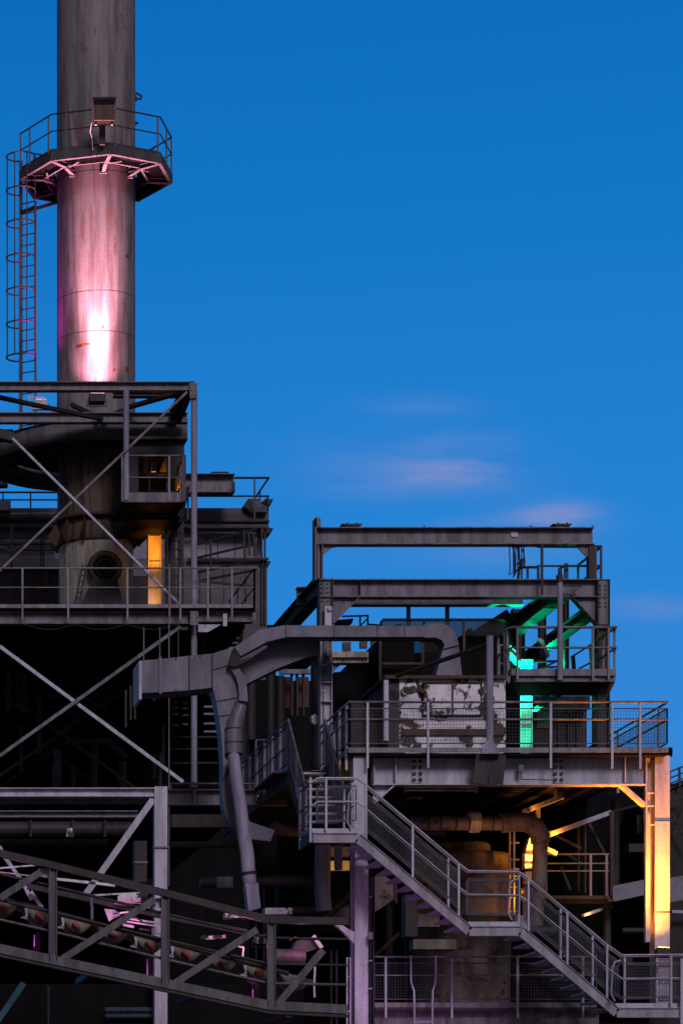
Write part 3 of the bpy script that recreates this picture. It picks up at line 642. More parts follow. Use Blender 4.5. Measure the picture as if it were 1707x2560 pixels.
for k in range(8):
    x = 250 + 340 * k - 340; y = btop(x)
    fr = MB(); fr.bar(P(*zE(x - 10, y + 30), YK - .05), P(*zE(x + 6, y + 110), YK - .05), .05, .03); fr.tube([P(*zE(x + 4, y + 30), YK - .06), P(*zE(x + 12, y + 70), YK - .06), P(*zE(x - 8, y + 105), YK - .06), P(*zE(x - 34, y + 120), YK - .06)], .014, 5)
    fr.bar(P(*zE(x + 10, y + 128), YK - .04), P(*zE(x - 50, y + 118), YK - .04), .06, .035)
    idl = fr.build('idler_frame', 'galv' if k % 3 else 'rust', be)
    MB().tube([P(*zE(x + 92, y + 78), YK - .08), P(*zE(x + 158, y + 136), YK - .08)], .042, 10).build('roller', 'redroll', idl)
ca = thing('service_pipe', 'loose bundle of thin pink lit pipes and a dark box beam along the conveyor roof', 'pipes', P(300, 2220, YV + 1.8))
for (a, b, c, d, r_, m) in ((0, 264, 340, 236, .018, 'white'), (-60, 290, 0, 300, .016, 'pale'), (0, 300, 150, 318, .014, 'pale'), (150, 318, 360, 345, .014, 'pale'), (840, 520, 1340, 492, .02, 'white'), (950, 545, 1200, 590, .012, 'pale'), (1200, 590, 1500, 600, .012, 'pale')):
    MB().tube([P(*zE(a, b), YV + 1.7), P(*zE(c, d), YV + 1.7)], r_, 6).build('pipe', m, ca)
MB().bar(P(*zE(525, 364), YV + 1.9), P(*zE(1075, 424), YV + 1.9), .05, .05).build('lit_chord', 'white', ca)  # lit stretch of the far top chord, laid on as a white bar
for a in ((260, 430, 850, 560), (850, 560, 1560, 720), (1560, 720, 2300, 860)): MB().bar(P(*zE(a[0], a[1]), YV + 1.5), P(*zE(a[2], a[3]), YV + 1.5), .12, .10).build('box_beam', 'mid', ca)
MB().prism([zE(360, 262), zE(478, 268), zE(478, 360), zE(362, 338)], YV + .12, .03).build('gusset', 'pale', ca)
MB().prism([zE(1400, 590), zE(1440, 545), zE(1520, 540), zE(1520, 630), zE(1400, 640)], YV + .12, .03).build('gusset', 'pale', ca)
for a in ((40, 150, 205, 380, 1.9), (205, 380, 300, 560, 1.9), (290, 480, 400, 640, 1.8), (0, 60, 40, 150, 1.9)): MB().bar(P(*zE(a[0], a[1]), YV + a[4]), P(*zE(a[2], a[3]), YV + a[4]), .05, .07).build('roof_brace', 'galv', ca)
dm = thing('conveyor_motor', 'small cylindrical pink lit drive motor under the conveyor roof chord', 'motor', P(*zE(1200, 570), YV + 1.5))
MB().tube([P(*zE(1100, 552), YV + 1.3), P(*zE(1130, 548), YV + 1.3), P(*zE(1310, 532), YV + 1.3)], .09, 16, rr=[.05, .09, .1]).build('motor_body', 'white', dm)
MB().tube([P(*zE(1308, 532), YV + 1.3), P(*zE(1380, 526), YV + 1.3)], .125, 16).build('end_cap', 'dark', dm)
cbx = thing('drive_frame', 'cluttered pale machine frame of rails and plates in the middle of the conveyor', 'machine frame', P(*zE(1250, 760), YV + 1.6))
MB().prism([zE(975, 642), zE(1075, 650), zE(1130, 700), zE(1050, 740), zE(1020, 760)], YV + 1.5, .04).build('guard_plate', 'pale', cbx)
for a, b, c, d, h, m in ((1060, 690, 1200, 672, .03, 'white'), (1200, 736, 1512, 780, .035, 'pale'), (1180, 762, 1512, 812, .03, 'pale'), (1150, 792, 1250, 812, .05, 'pale'), (1210, 700, 1330, 760, .03, 'rust'), (1300, 830, 1400, 845, .04, 'rust'), (1070, 590, 1400, 640, .03, 'pale')): MB().bar(P(*zE(a, b), YV + 1.4), P(*zE(c, d), YV + 1.4), .05, h).build('rail', m, cbx)  # the first, white bar is a painted highlight, the others are rails
MB().rect(*zE(1455, 815), *zE(1520, 875), YV + 1.3, .12).build('junction_box', 'pale', cbx)
for x, y0_, y1_ in ((850, 610, 740), (405, 660, 740), (1420, 820, 1000), (845, 540, 610)): MB().rect(*zE(x, y0_), *zE(x + 24, y1_), YV + 1.35, .05).build('hanger', 'duct', cbx)
MB().rect(*zF(555, 300), *zF(720, 345), YV + 2.0, .3).build('cover', 'white', cbx)
hg_ = thing('strip_bracket', 'bent white strips and brackets catching pink light beside the lilac floodlight', 'brackets', P(*zF(700, 700), YV + 1.5))
for pts, w_ in (([(400, 497), (560, 487)], .07), ([(640, 556), (690, 568), (684, 640), (663, 762)], .035), ([(1215, 480), (1280, 572)], .07), ([(1228, 715), (1222, 850), (1224, 945)], .045), ([(370, 500), (405, 480)], .05), ([(372, 580), (370, 620)], .03), ([(175, 560), (180, 600), (160, 640)], .03), ([(1040, 510), (1085, 492)], .03)):
    mb = MB()
    for a, b in zip(pts, pts[1:]): mb.bar(P(*zF(*a), YV + 1.6), P(*zF(*b), YV + 1.6), .03, w_)
    mb.build('strip', 'white', hg_)  # white put in so these read as pink lit edges
hs = thing('edge_lit_posts', 'dark posts between the conveyor chords, white strips added for their magenta lit edges', 'posts', P(*zE(340, 1050), YV + 1.9))
for (u, v0), v1 in ((zE(345, 860), zE(0, 1060)[1]), (zE(1398, 1090), zE(0, 1310)[1]), (zF(778, 810), zF(0, 965)[1])):
    MB().rect(u, v0, u + 9, v1, YV + 1.9, .08).build('post', 'mid', hs)
    MB().rect(u - 7, v0 + 6, u - 4, v1 - 4, YV + 1.84, .02).build('lit_edge', 'white', hs)  # white strip stands for the lit edge of the post
    lamp('edge_glow', 'POINT', P(u - 16, v1 - 22, YV + 1.72), (0, 0, 0), 1.1, (1, .1, .8), .03)  # small light added, without fixture, to brighten the edge strip
vs_ = thing('belt_hood', 'dim rounded hood and drum at the tail end of the conveyor', 'drum', P(*zF(1100, 700), YV + 1.4))
MB().tube([P(*zF(930, 640), YV + 1.6), P(*zF(1150, 650), YV + 1.6)], .16, 16).build('drum', 'mid2', vs_)
MB().prism([zF(1060, 590), zF(1090, 520), zF(1160, 500), zF(1230, 520), zF(1260, 570), zF(1180, 600)], YV + 1.7, .4).build('hood', 'mid2', vs_)
flood('glowing lilac floodlight on the conveyor below the sloping pipe end', P(*z4(1196, 733), YV + .5), P(*z4(1060, 745), YV + 1.5), 'lensM', .22, bodym='white')
for i, (x, y, wt) in enumerate(((1150, 720, 7), (560, 590, 2), (660, 620, 2), (80, 470, 3), (1420, 730, 4))):
    lamp('magenta_conveyor_lamp', 'POINT', P(*z4(x - 30, y + 30), YV + 1.2), (0, 0, 0), wt * 1.3, (1, .22, .62), .06)
# ================================================================== sheet metal ducting
dt = thing('branching_duct', 'lavender grey sheet metal duct that branches and bends down into a sloping pipe', 'duct', P(600, 2300, 63))
def z3(x, y): return (x / 2.24, 1500 + y / 2.24)
YD = 63.0
MB().rect(348, 1652, 355, 1748, YD - .05, 1.0).build('end_flange', 'pale', dt)
MB().duct([(*z3(795, 338), *z3(795, 520), YD), (*z3(893, 332), *z3(893, 516), YD)], .8).build('inlet_box', 'duct', dt)
MB().rect(*z3(892, 318), *z3(906, 524), YD - .05, .95).build('flange', 'duct', dt)
MB().duct([(*z3(906, 330), *z3(906, 516), YD), (*z3(1060, 312), *z3(1060, 505), YD), (*z3(1190, 300), *z3(1190, 490), YD), (*z3(1310, 262), *z3(1230, 520), YD)], .8).build('main_run', 'duct', dt)
# drop leg
lft_ = [(1188, 380), (1188, 440), (1191, 492), (1203, 530), (1212, 570), (1222, 630), (1231, 690), (1240, 760), (1246, 830), (1250, 900), (1250, 1000)]
rgt_ = [(1272, 352), (1298, 385), (1322, 425), (1336, 470), (1340, 515), (1334, 570), (1312, 630), (1290, 690), (1280, 760), (1284, 830), (1292, 900), (1300, 1000)]
MB().duct([(*z3(*a), *z3(*b_), YD - .02) for a, b_ in zip(lft_, rgt_)], .55).build('drop_leg', 'duct', dt)
MB().duct([(*z3(1272, 372), *z3(1318, 362), YD - .15), (*z3(1302, 398), *z3(1348, 392), YD - .15), (*z3(1324, 436), *z3(1370, 432), YD - .15), (*z3(1336, 480), *z3(1382, 480), YD - .15), (*z3(1340, 525), *z3(1387, 530), YD - .15), (*z3(1338, 562), *z3(1388, 570), YD - .15)], .9).build('curved_cheek', 'duct', dt)
MB().rect(*z3(1320, 565), *z3(1378, 600), YD - .1, .7).build('flange', 'mid', dt)
def taper(pts, n=14): # pts: (u, v, Y, r)
    return MB().tube([P(u, v, Y) for u, v, Y, r in pts], 1, n, rr=[r for *_, r in pts])
taper([(*z3(1352, 590), YD - .05, .12), (*z3(1336, 630), YD - .05, .15), (*z3(1320, 680), YD - .05, .175), (*z3(1311, 730), YD - .05, .182), (*z3(1309, 800), YD - .05, .182), (*z3(1310, 865), YD - .05, .18)], 20).build('cone_leg', 'duct', dt)
sp_ = taper([(*z3(x, y), YD - .35 - .2 * (y - 868) / 1500, q) for x, y, q in ((1307, 855, .06), (1308, 868, .115), (1312, 900, .128), (1322, 1000, .13), (1338, 1100, .135), (1352, 1200, .138), (1366, 1320, .14))] + [(600 + 50 / 2.851, 1780 + 1000 / 2.851, YD - .5, .145), (600 + 62 / 2.851, 1780 + 1160 / 2.851, YD - .55, .145), (600 + 72 / 2.851, 1780 + 1225 / 2.851, YD - .55, .135)], 18); spo = sp_.build('sloping_pipe', 'tubem', dt)
taper([(600 + 61 / 2.851, 1780 + 1140 / 2.851, YD - .55, .168), (600 + 63 / 2.851, 1780 + 1158 / 2.851, YD - .55, .168)], 18).build('pipe_collar', 'dark', spo)
MB().duct([(600 + 38 / 2.851, 1780 + 1225 / 2.851, 600 + 130 / 2.851, 1780 + 1218 / 2.851, YD - .75), (600 + 62 / 2.851, 1780 + 1420 / 2.851, 600 + 148 / 2.851, 1780 + 1395 / 2.851, YD - .75)], .36).build('outlet_box', 'tubem', dt)
for a_, b_, c_, d_ in ((1188, 392, 1276, 366), (1212, 568, 1336, 545), (1226, 650, 1306, 640), (1062, 311, 1062, 505), (1190, 300, 1190, 490)):
    p, q = P(*z3(a_, b_), YD - .03), P(*z3(c_, d_), YD - .03); MB().bar(p, q, .02, .018).build('seam', 'mid', dt)
for y in (722, 800, 862): MB().tube([P(*z3(1310, y - 3), YD - .05), P(*z3(1310, y + 3), YD - .05)], .19, 20).build('band', 'mid', dt)
for x, y in ((985, 320), (985, 500), (1120, 306), (1120, 496)): MB().rect(*z3(x, y), *z3(x + 6, y + 10), YD - .04, .05).build('lug', 'mid', dt)
MB().bar(P(*z3(1000, 318), YD + .3), P(*z3(1000, 120), YD + .3), .02, .02).build('hanger_rod', 'mid', dt)
# left curved chute behind the sloping pipe
MB().duct([(*z3(1246, 990), *z3(1310, 985), YD + .1), (*z3(1244, 1050), *z3(1318, 1050), YD + .1), (*z3(1247, 1120), *z3(1326, 1110), YD + .1), (*z3(1254, 1175), *z3(1338, 1155), YD + .1), (*z3(1272, 1225), *z3(1355, 1190), YD + .1), (*z3(1300, 1270), *z3(1378, 1218), YD + .1), (*z3(1345, 1305), *z3(1402, 1240), YD + .1), (*z3(1420, 1332), *z3(1420, 1258), YD + .1)], .4).build('side_chute', 'duct', dt)
MB().duct([(*z3(1395, 1240), *z3(1385, 1335), YD), (*z3(1540, 1290), *z3(1515, 1352), YD)], .45).build('chute_nose', 'duct', dt)
MB().tube([P(*z3(1530, 1285), YD + .4), P(740, 2075, YD + 1.2)], .15, 14).build('tail_pipe', 'mid', dt)
# right branch : thick one and long thin one
def z1(x, y): return (700 + x / 2.851, 1270 + y / 2.851)
MB().duct([(586, 1618, 602, 1640, YD - .2), (650, 1574, 668, 1604, YD - .2), (712, 1563, 718, 1592, YD - .2), (1055, 1565, 1058, 1592, YD - .2), (1064, 1560, 1064, 1594, YD - .2), (1098, 1558, 1090, 1594, YD - .2), (1118, 1563, 1104, 1600, YD - .2), (1136, 1578, 1111, 1612, YD - .2), (1147, 1612, 1108, 1622, YD - .2)], .5).build('long_run', 'duct', dt)
MB().duct([(1146, 1614, 1109, 1614, YD - .15), (1155, 1690, 1089, 1690, YD - .15)], .55).build('flared_hood', 'duct', dt)
for u, v0, v1 in ((714, 1561, 1594), (943, 1562, 1594), (1011, 1563, 1594), (835, 1562, 1594)): MB().rect(u, v0, u + 1.2, v1, YD - .22, .54).build('seam', 'mid', dt)
MB().duct([(590, 1668, 612, 1712, YD + .4), (690, 1605, 700, 1668, YD + .4), (775, 1598, 775, 1640, YD + .4), (800, 1598, 800, 1640, YD + .4)], .6).build('thick_run', 'duct', dt)
MB().prism([(584, 1622), (600, 1640), (598, 1652), (624, 1642), (628, 1648), (590, 1666), (572, 1664)], YD - .25, .3).build('joint_collar', 'dark', dt)
MB().rect(700, 1640, 778, 1662, YD + .8, .5).build('underside_box', 'dark', dt)
# ================================================================== gantry frame on the right
YG = 64.0
def zB(x, y): return (1150 + x / 2.815, 1280 + y / 2.815)
def zD(x, y): return (1000 + x / 2.218, 1900 + y / 2.218)
def zC(x, y): return (600 + x / 2.851, 1780 + y / 2.851)
gt = thing('crane_gantry', 'grey steel portal gantry with two stacked crossbeams on the right', 'gantry', P(1165, 2000, YG))
HB(gt, 790, 1485, 1317, 1360, YG, .3, 'paint', 'top_beam')
MB().rect(788, 1294, 791.5, 1450, YG - .02, .34).build('post', 'paint', gt)
MB().ibeam(P(798, 1360, YG + .15), P(798, 1450, YG + .15), .12, .26, up=(1, 0, 0)).build('post', 'paint', gt)
MB().prism([(788, 1294), (797, 1292), (802, 1298), (802, 1317), (788, 1317)], YG - .02, .06).build('head_plate', 'paint', gt)
MB().box(P(1471, 1361, YG + .05), P(1486, 1450, YG + .05) + V((0, .2, 0))).build('post', 'mid', gt)
MB().prism([(805, 1361), (836, 1361), (836, 1365), (806, 1388)], YG + .1, .05).build('gusset', 'paint', gt)
MB().prism([(1436, 1361), (1470, 1361), (1470, 1390), (1466, 1392)], YG + .1, .05).build('gusset', 'paint', gt)
MB().rect(834, 1359, 839, 1367, YG + .05, .1).build('stop', 'dark', gt)
for a, b in ((855, 907), (1381, 1431)):
    q = MB().prism([(a, 1309), (b, 1309), (b - 7, 1315), (a + 9, 1315)], YG + .05, .3); q.rect(a + 12, 1306, a + 15, 1309, YG + .1, .05); q.rect(a + 35, 1306, a + 38, 1309, YG + .1, .05); q.build('lifting_plate', 'dark', gt)
for u in (1059, 1326, 1479): MB().prism([(u - 4, 1317), (u + 3, 1312), (u + 3, 1317)], YG + .1, .06).build('clip', 'dark', gt)
tag(MB().prism([(1277, 1330), (1281, 1328), (1292, 1329), (1294, 1334), (1293, 1342), (1284, 1343), (1277, 1340)], YG + .12, .006).build('paint_patch', 'pale'), 'pale blotch of bare primer on the topmost crossbeam of the gantry', 'paint patch')
HB(gt, 799, 1524, 1447, 1492, YG, .3, 'paint', 'lower_beam')
for u in (900, 832): MB().rect(u, 1449, u + 1.5, 1490, YG + .005, .14).build('stiffener', 'mid', gt)
MB().prism([(833, 1492), (901, 1492), (833, 1560)], YG + .12, .03).build('gusset', 'paint', gt)
MB().bar(P(901, 1490, YG + .13), P(832, 1560, YG + .13), .2, .02).build('gusset_edge', 'paint', gt)
MB().prism([(1426, 1493), (1493, 1493), (1493, 1562)], YG + .12, .03).build('gusset', 'paint', gt)
MB().bar(P(1425, 1492, YG + .13), P(1492, 1566, YG + .13), .2, .02).build('gusset_edge', 'mid', gt)
ep = MB().rect(798, 1446, 831, 1700, YG + .05, .02)
for k in range(5):
    for q in (804, 819): ep.bolt(P(q, 1459 + k * 11, YG + .05), .018, .018, 6)
ep.build('web_plate', 'paint', gt)
HC(gt, 798, 832, 1445, 1565, YG - .06, .3, 'mid'); HC(gt, 801, 831, 1590, 1918, YG, .3, 'pale', tt=.018)
for v in (1703, 1751): MB().rect(802.5, v, 829.5, v + 3, YG + .02, .1).build('stiffener', 'pale', gt)
fx = MB().rect(812, 1515, 829, 1565, YG - .15, .1); fx.prism([(818, 1519), (829, 1516), (831, 1524), (822, 1528)], YG - .2, .08); fx.build('splice', 'pale', gt)
rc = MB().rect(1496, 1452, 1524, 1562, YG + .02, .02)
for k in range(6):
    for q in (1497 + 1.5, 1512): rc.bolt(P(q, 1464 + k * 10.5, YG + .02), .02, .016, 6)
rc.build('web_plate', 'paint', gt)
HC(gt, 1493, 1524, 1449, 1870, YG - .04, .3, 'mid'); MB().rect(1493, 1560, 1524, 1564, YG - .06, .3).build('cap', 'dark', gt)
MB().prism([(1496, 1700), (1524, 1700), (1514, 1760), (1504, 1810), (1498, 1870), (1490, 1870), (1497, 1780)], YG + .3, .04).build('haunch', 'mid', gt)
DB(gt, 799, 1448, 1492, YG + .3, 70.3, .3, 'mid'); DB(gt, 1412, 1449, 1492, YG + .3, 70.0, .3, 'mid'); DB(gt, 1498, 1500, 1528, YG + .3, 71.0, .26, 'mid')
HB(gt, 744, 1310, 1466, 1511, 66, .3, 'paint', 'rear_beam')
MB().rect(760, 1468, 762, 1500, 65.98, .1).build('stiffener', 'mid', gt)
for u, v1 in ((1018, 1563), (1115, 1563)): box_uv(gt, u, 1510, u + 8, v1, 66.1, .12, 'dark', 'hanger')
HC(gt, 1349, 1365, 1500, 1690, 68, .2, 'dark', 'rear_column'); HC(gt, 1411, 1422, 1490, 1700, 68.2, .2, 'dark', 'rear_column')
HC(gt, 1486, 1494, 1560, 1880, 66, .25, 'dark', 'rear_column'); HC(gt, 1488, 1520, 1700, 1880, 68, .3, 'dark', 'rear_column')
BR(gt, 1490, 1565, 66, 1494, 1700, 66, .1, .2, 'dark'); 
for a in ((1365, 1640, 68, 1349, 1600, 67.5), (1300, 1655, 66.5, 1268, 1615, 66), (1268, 1632, 66, 1298, 1663, 66.4)): BR(gt, *a, .08, .14, 'pale')
HC(gt, 1283, 1312, 1520, 1650, 69.5, .3, 'dark', 'rear_column')
BR(gt, 1182, 1612, 66.5, 1262, 1560, 67.5, .5, .5, 'shade_black', 'hopper_side')
# gantry top railing
zq = Z(1450, 64.3)
railing(gt, [(X(1342, 64.3), 64.3, zq), (X(1502, 64.3), 64.3, zq), (X(1502, 64.3), 66.2, zq)], h=.72, posts=[.1, 1.12, 1.26, 1.376, 2.4, 3.2], m='raild', kick=0, drop=.05, mid=(.42,), r=.028)
railing(gt, [(X(1295, 64.6), 64.6, zq), (X(1345, 64.6), 64.6, zq)], h=.34, posts=[0, .2, .43], m='raild', kick=0, drop=.05, mid=(), r=.03)
BR(gt, 1292, 1412, 64.5, 1306, 1398, 64.5, .05, .05, 'raild', 'post'); box_uv(gt, 1302, 1398, 1306, 1450, 64.5, .05, 'raild', 'post')
box_uv(gt, 1411, 1408, 1420, 1450, 64.4, .08, 'raild', 'post'); box_uv(gt, 1396, 1421, 1404, 1450, 64.5, .08, 'raild', 'post'); BR(gt, 1398, 1422, 64.5, 1406, 1417, 65.5, .05, .05, 'raild', 'post')
MB().tube([P(1354, 1362, 63.9), P(1354, 1487, 63.9)], .03, 6).build('post', 'raild', gt)
BR(gt, 1406, 1463, 63.9, 1453, 1465, 63.9, .03, .05, 'mid', 'arm'); BR(gt, 1424, 1487, 63.9, 1452, 1465, 63.9, .03, .05, 'raild', 'arm')
for i in range(6):
    u = 1274 + i * 5; dpt = (76, 80, 70, 82, 66, 60)[i]; mb = MB()
    pts = [P(u, 1362, YG + .1)] + [P(u + (3 if i % 2 else -2) + 14 * math.sin(math.pi * t / 8) * (.3 + .2 * i) * .5, 1362 + dpt * math.sin(math.pi * t / 16), YG + .1 + .01 * i) for t in range(1, 9)] + [P(u + 9, 1362 + dpt * .9, YG + .1), P(u + 8 + i % 3, 1362, YG + .12)]
    tag(mb.tube(pts, .013, 5).build('hanging_cable', 'rubber'), 'loop of thin black cable in the bundle hanging from the topmost gantry beam', 'cable', 'cables hanging below the top beam')
# -------- balcony on the right of the gantry
YB = 62.8
bc = thing('gantry_balcony', 'small railed steel balcony jutting out below the gantry right corner, lit green behind', 'balcony', P(1410, 1740, YB))
HB(bc, 1287, 1535, 1687, 1704, YB, .15, 'paint', 'edge_beam')
MB().box((X(1285, YB), YB + .16, Z(1703, YB)), (X(1535, YB), YB + 1.75, Z(1703, YB) + .05)).build('deck', 'dark', bc)
MB().prism([(1512, 1704), (1537, 1704), (1512, 1755), (1500, 1760), (1490, 1740)], YB + .4, .12).build('bracket', 'mid', bc)
MB().prism([(1270, 1704), (1300, 1704), (1268, 1740), (1262, 1730)], YB + 1.0, .12).build('bracket', 'dark', bc)
BR(bc, 1400, 1700, YB + .5, 1345, 1760, YB + 2.5, .06, .12, 'paint'); BR(bc, 1455, 1700, YB + .5, 1335, 1775, YB + 3.2, .06, .1, 'paint')
zz = Z(1690, YB)
railing(bc, [(X(1270, YB), YB + .9, zz), (X(1270, YB), YB + .3, zz), (X(1278, YB), YB - .03, zz), (X(1538, YB), YB - .03, zz), (X(1538, YB), YB + 1.7, zz)], h=1.02, posts=[.02, .58, .72, 1.05, 2.64, 2.97, 3.25, 4.1], m='railm', kick=.13, drop=.08, mid=(.58,), r=.026)
railing(bc, [(X(1244, YB + 1), YB + .9, zz), (X(1268, YB + 1), YB + .9, zz)], h=.82, m='railm', kick=0, drop=.1, r=.022)
MB().tube([P(1399, 1444, YB - .1), P(1399, 1701, YB - .1)], .06, 12).build('mast', 'tubem', bc)
MB().tube([P(1397, 1438, YB - .1), P(1399, 1456, YB - .1)], .072, 12).build('mast_cap', 'mid', bc)
bst = thing('balcony_stair', 'dark stair handrails rising to the gantry balcony against the sky', 'stair rail', P(1460, 1680, 66))
for a in ((1427, 1643, 1480, 1609), (1448, 1671, 1484, 1652), (1350, 1673, 1396, 1650), (1334, 1654, 1393, 1653), (1360, 1668, 1393, 1668)): BR(bst, a[0], a[1], 65.5, a[2], a[3], 65.7, .04, .06, 'raild', 'handrail')
for u, v0, v1 in ((1430, 1643, 1684), (1433, 1641, 1684), (1474, 1614, 1680)): BR(bst, u, v0, 65.5, u + 3, v1, 65.5, .05, .05, 'raild', 'post')
# -------- green column
gc = thing('green_column', 'flat steel column flooded with bright emerald green light below the gantry balcony', 'column', P(1315, 1900, 66.4))
HC(gc, 1300, 1330, 1652, 1960, 66.4, .22, 'pale', tt=.014)
gs = MB().rect(1301.5, 1819, 1328.5, 1821, 66.42, .08); gs.build('stiffener', 'pale', gc)
flood('green floodlight at the foot of the emerald lit column', P(1318, 1893, 65.6), P(1315, 1650, 66.3), 'lensG', .24)
lamp('green_beam', 'SPOT', P(1316, 1884, 65.75), P(1316, 1600, 66.3), 3600, (0, 1, .40), .08, 50, 1)
lamp('green_foot', 'SPOT', P(1316, 1890, 65.95), P(1316, 1800, 66.4), 90, (0, 1, .40), .08, 80, 1)
lamp('green_wash', 'SPOT', P(1352, 1668, 68.9), P(1380, 1560, 67.4), 170, (0, 1, .42), .08, 120, 1)
flood('small green floodlight up behind the gantry balcony beside the emerald column top', P(1352, 1674, 68.9), P(1380, 1560, 67.4), 'lensG', .16)
MB().rect(1299, 1648, 1332, 1662, 66.3, .5).build('capital', 'pale', gc)
# ================================================================== machinery, screens and white box
wbx = thing('white_cabinet', 'large white painted equipment cabinet with flaking rusty double doors', 'cabinet', P(1130, 1925, 61.9))
YW = 61.9
MB().rect(998, 1697, 1263, 1925, YW, 2.0).build('body', 'white', wbx)
MB().rect(970, 1690, 997, 1925, YW + .02, 2.2).build('side_panel', 'mid', wbx)
MB().rect(962, 1688, 1266, 1696, YW - .12, 2.4).build('lid', 'rust', wbx)
dr = MB().rect(1060, 1711, 1128, 1786, YW - .05, .05); d1 = dr.build('door', 'white', wbx)
dr = MB().rect(1133, 1711, 1199, 1786, YW - .05, .05); d2 = dr.build('door', 'white', wbx)
fr = MB().tube([P(1056, 1709, YW - .04), P(1203, 1709, YW - .04), P(1203, 1788, YW - .04), P(1056, 1788, YW - .04)], .028, 4, closed=True); fr.build('door_frame', 'rust', wbx)
MB().rect(1128.5, 1709, 1132.5, 1788, YW - .07, .06).build('centre_post', 'rust', wbx)
for u, v in ((1056, 1727), (1202, 1727), (1056, 1768), (1202, 1768)):
    MB().prism([(u - 7, v - 3), (u - 2, v - 7), (u + 5, v - 4), (u + 7, v + 3), (u + 1, v + 6), (u - 6, v + 4)], YW - .09, .05).build('hinge', 'rust', wbx)
MB().rect(1004, 1822, 1262, 1838, YW - .05, .06).build('rust_band', 'rust', wbx)
MB().rect(960, 1700, 971, 1852, YW - .3, .12).build('riveted_strip', 'pale', wbx)
for u, v, w__, h in ((1038, 1724, 4, 4), (1036, 1728, 3, 3), (1033, 1806, 5, 4)): MB().rect(u, v, u + w__, v + h, YW - .012, .012).build('rust_spot', 'rust', wbx)
rp_ = thing('red_panel', 'dark red sheet panel behind the wire mesh left of the white cabinet', 'panel', P(920, 1900, 63))
MB().rect(912, 1766, 958, 1905, 62.9, .05).build('red_sheet', 'red', rp_); MB().rect(878, 1756, 911, 1905, 63, .05).build('dark_sheet', 'brick', rp_)
mw = thing('brown_wall', 'sooty brown brick shed wall behind the green lit column', 'building', P(1400, 1940, 67.6))
MB().rect(1320, 1772, 1466, 1950, 67.4, 2).build('wall', 'brick', mw); MB().rect(1314, 1740, 1474, 1772, 66.9, 2.8).build('roof_edge', 'dark', mw)
MB().rect(1342, 1776, 1376, 1820, 67.35, .06).build('shutter', 'vessel', mw); MB().rect(1276, 1775, 1298, 1820, 67, .06).build('shutter', 'vessel', mw)
for u in (1395, 1418, 1440): MB().rect(u, 1775, u + 3, 1930, 67.3, .1).build('wall_post', 'dark', mw)
mc = thing('dark_machinery', 'mass of black machinery and hoppers stacked behind the white cabinet', 'machine', P(1050, 1925, 66))
for a, b, c, d, Y in ((955, 1590, 1035, 1700, 64.8), (1035, 1632, 1100, 1700, 65), (1150, 1590, 1262, 1760, 65.2), (870, 1660, 960, 1930, 66), (835, 1680, 870, 1930, 66), (1256, 1690, 1300, 1930, 65)): MB().rect(a, b, c, d, Y, 2).build('machine_body', 'shade_black', mc)
MB().prism([(1150, 1592), (1180, 1588), (1222, 1575), (1236, 1560), (1268, 1545), (1290, 1530), (1290, 1700), (1150, 1700)], 66.6, .8).build('hopper', 'shade_black', mc)
MB().prism([(1158, 1592), (1160, 1583), (1171, 1580), (1172, 1571), (1180, 1570), (1181, 1580), (1189, 1582), (1190, 1592)], 65.6, .3).build('valve', 'dark', mc)
MB().prism([(985, 1566), (990, 1560), (1001, 1559), (1008, 1566)], 65.6, .3).build('valve', 'dark', mc)
for a in ((950, 1600, 64.6, 950, 1705, 64.6), (952, 1659, 64.6, 1056, 1659, 64.6), (1056, 1600, 64.7, 1056, 1659, 64.7), (1159, 1550, 64.6, 1159, 1630, 64.6)): BR(mc, *a, .05, .05, 'rust', 'rusty_bracket')
MB().tube([P(990, 1690, 61.5), P(1215, 1613, 60.0)], .05, 8).build('stay_rod', 'dark', mc)
for u, v, a, b in ((857, 1605, 20, 24), (900, 1600, 18, 20), (928, 1600, 24, 18), (1060, 1600, 45, 30)): MB().rect(u, v, u + a, v + b, 68, .1).build('rear_panel', 'clad2', mc)
wa = thing('pale_girder_stub', 'short stained pale ribbed girder stub right of the left gantry column', 'girder', P(880, 1660, 65))
q = MB().rect(832, 1629, 921, 1643, 64.6, .3); q.rect(832, 1645, 921, 1657, 64.7, .3)
for u in range(836, 920, 9): q.rect(u, 1645, u + 1.5, 1657, 64.66, .05)
q.build('stub', 'hood', wa); MB().prism([(833, 1659), (854, 1659), (833, 1680)], 64.8, .05).build('gusset', 'paint', wa)
scn = thing('tinted_screen', 'long framed dark blue tinted wind screen above the machinery', 'screen', P(1110, 1600, 66))
Ys = 65.8
MB().tube([P(952, 1600, Ys), P(952, 1556, Ys), P(958, 1549, Ys), P(1255, 1549, Ys), P(1262, 1553, Ys)], .03, 6).build('frame', 'dark', scn)
MB().rect(954, 1551, 1262, 1600, Ys + .01, .01).build('sheet', 'tint', scn)
for u in (1058, 1157): MB().rect(u, 1550, u + 5, 1600, Ys - .04, .05).build('mullion', 'dark', scn)
MB().rect(1034, 1600, 1105, 1632, Ys + .6, .02).build('sheet', 'tint', scn)
ra = thing('far_railing', 'short dark railing and posts silhouetted left of the tinted screen', 'railing', P(900, 1565, 66.5))
for a in ((855, 1541, 921, 1539), (900, 1541, 900, 1566), (919, 1541, 919, 1566), (902, 1563, 918, 1547), (921, 1561, 950, 1563)): BR(ra, a[0], a[1], 66.5, a[2], a[3], 66.5, .035, .035, 'raild', 'rail')
MB().prism([(838, 1550), (884, 1546), (880, 1558), (866, 1566), (838, 1566)], 66.6, .2).build('base_block', 'dark', ra)
lft = thing('pipe_column', 'round weathered pipe standing just left of the left gantry column with a small lamp', 'pipe', P(785, 1930, 65))
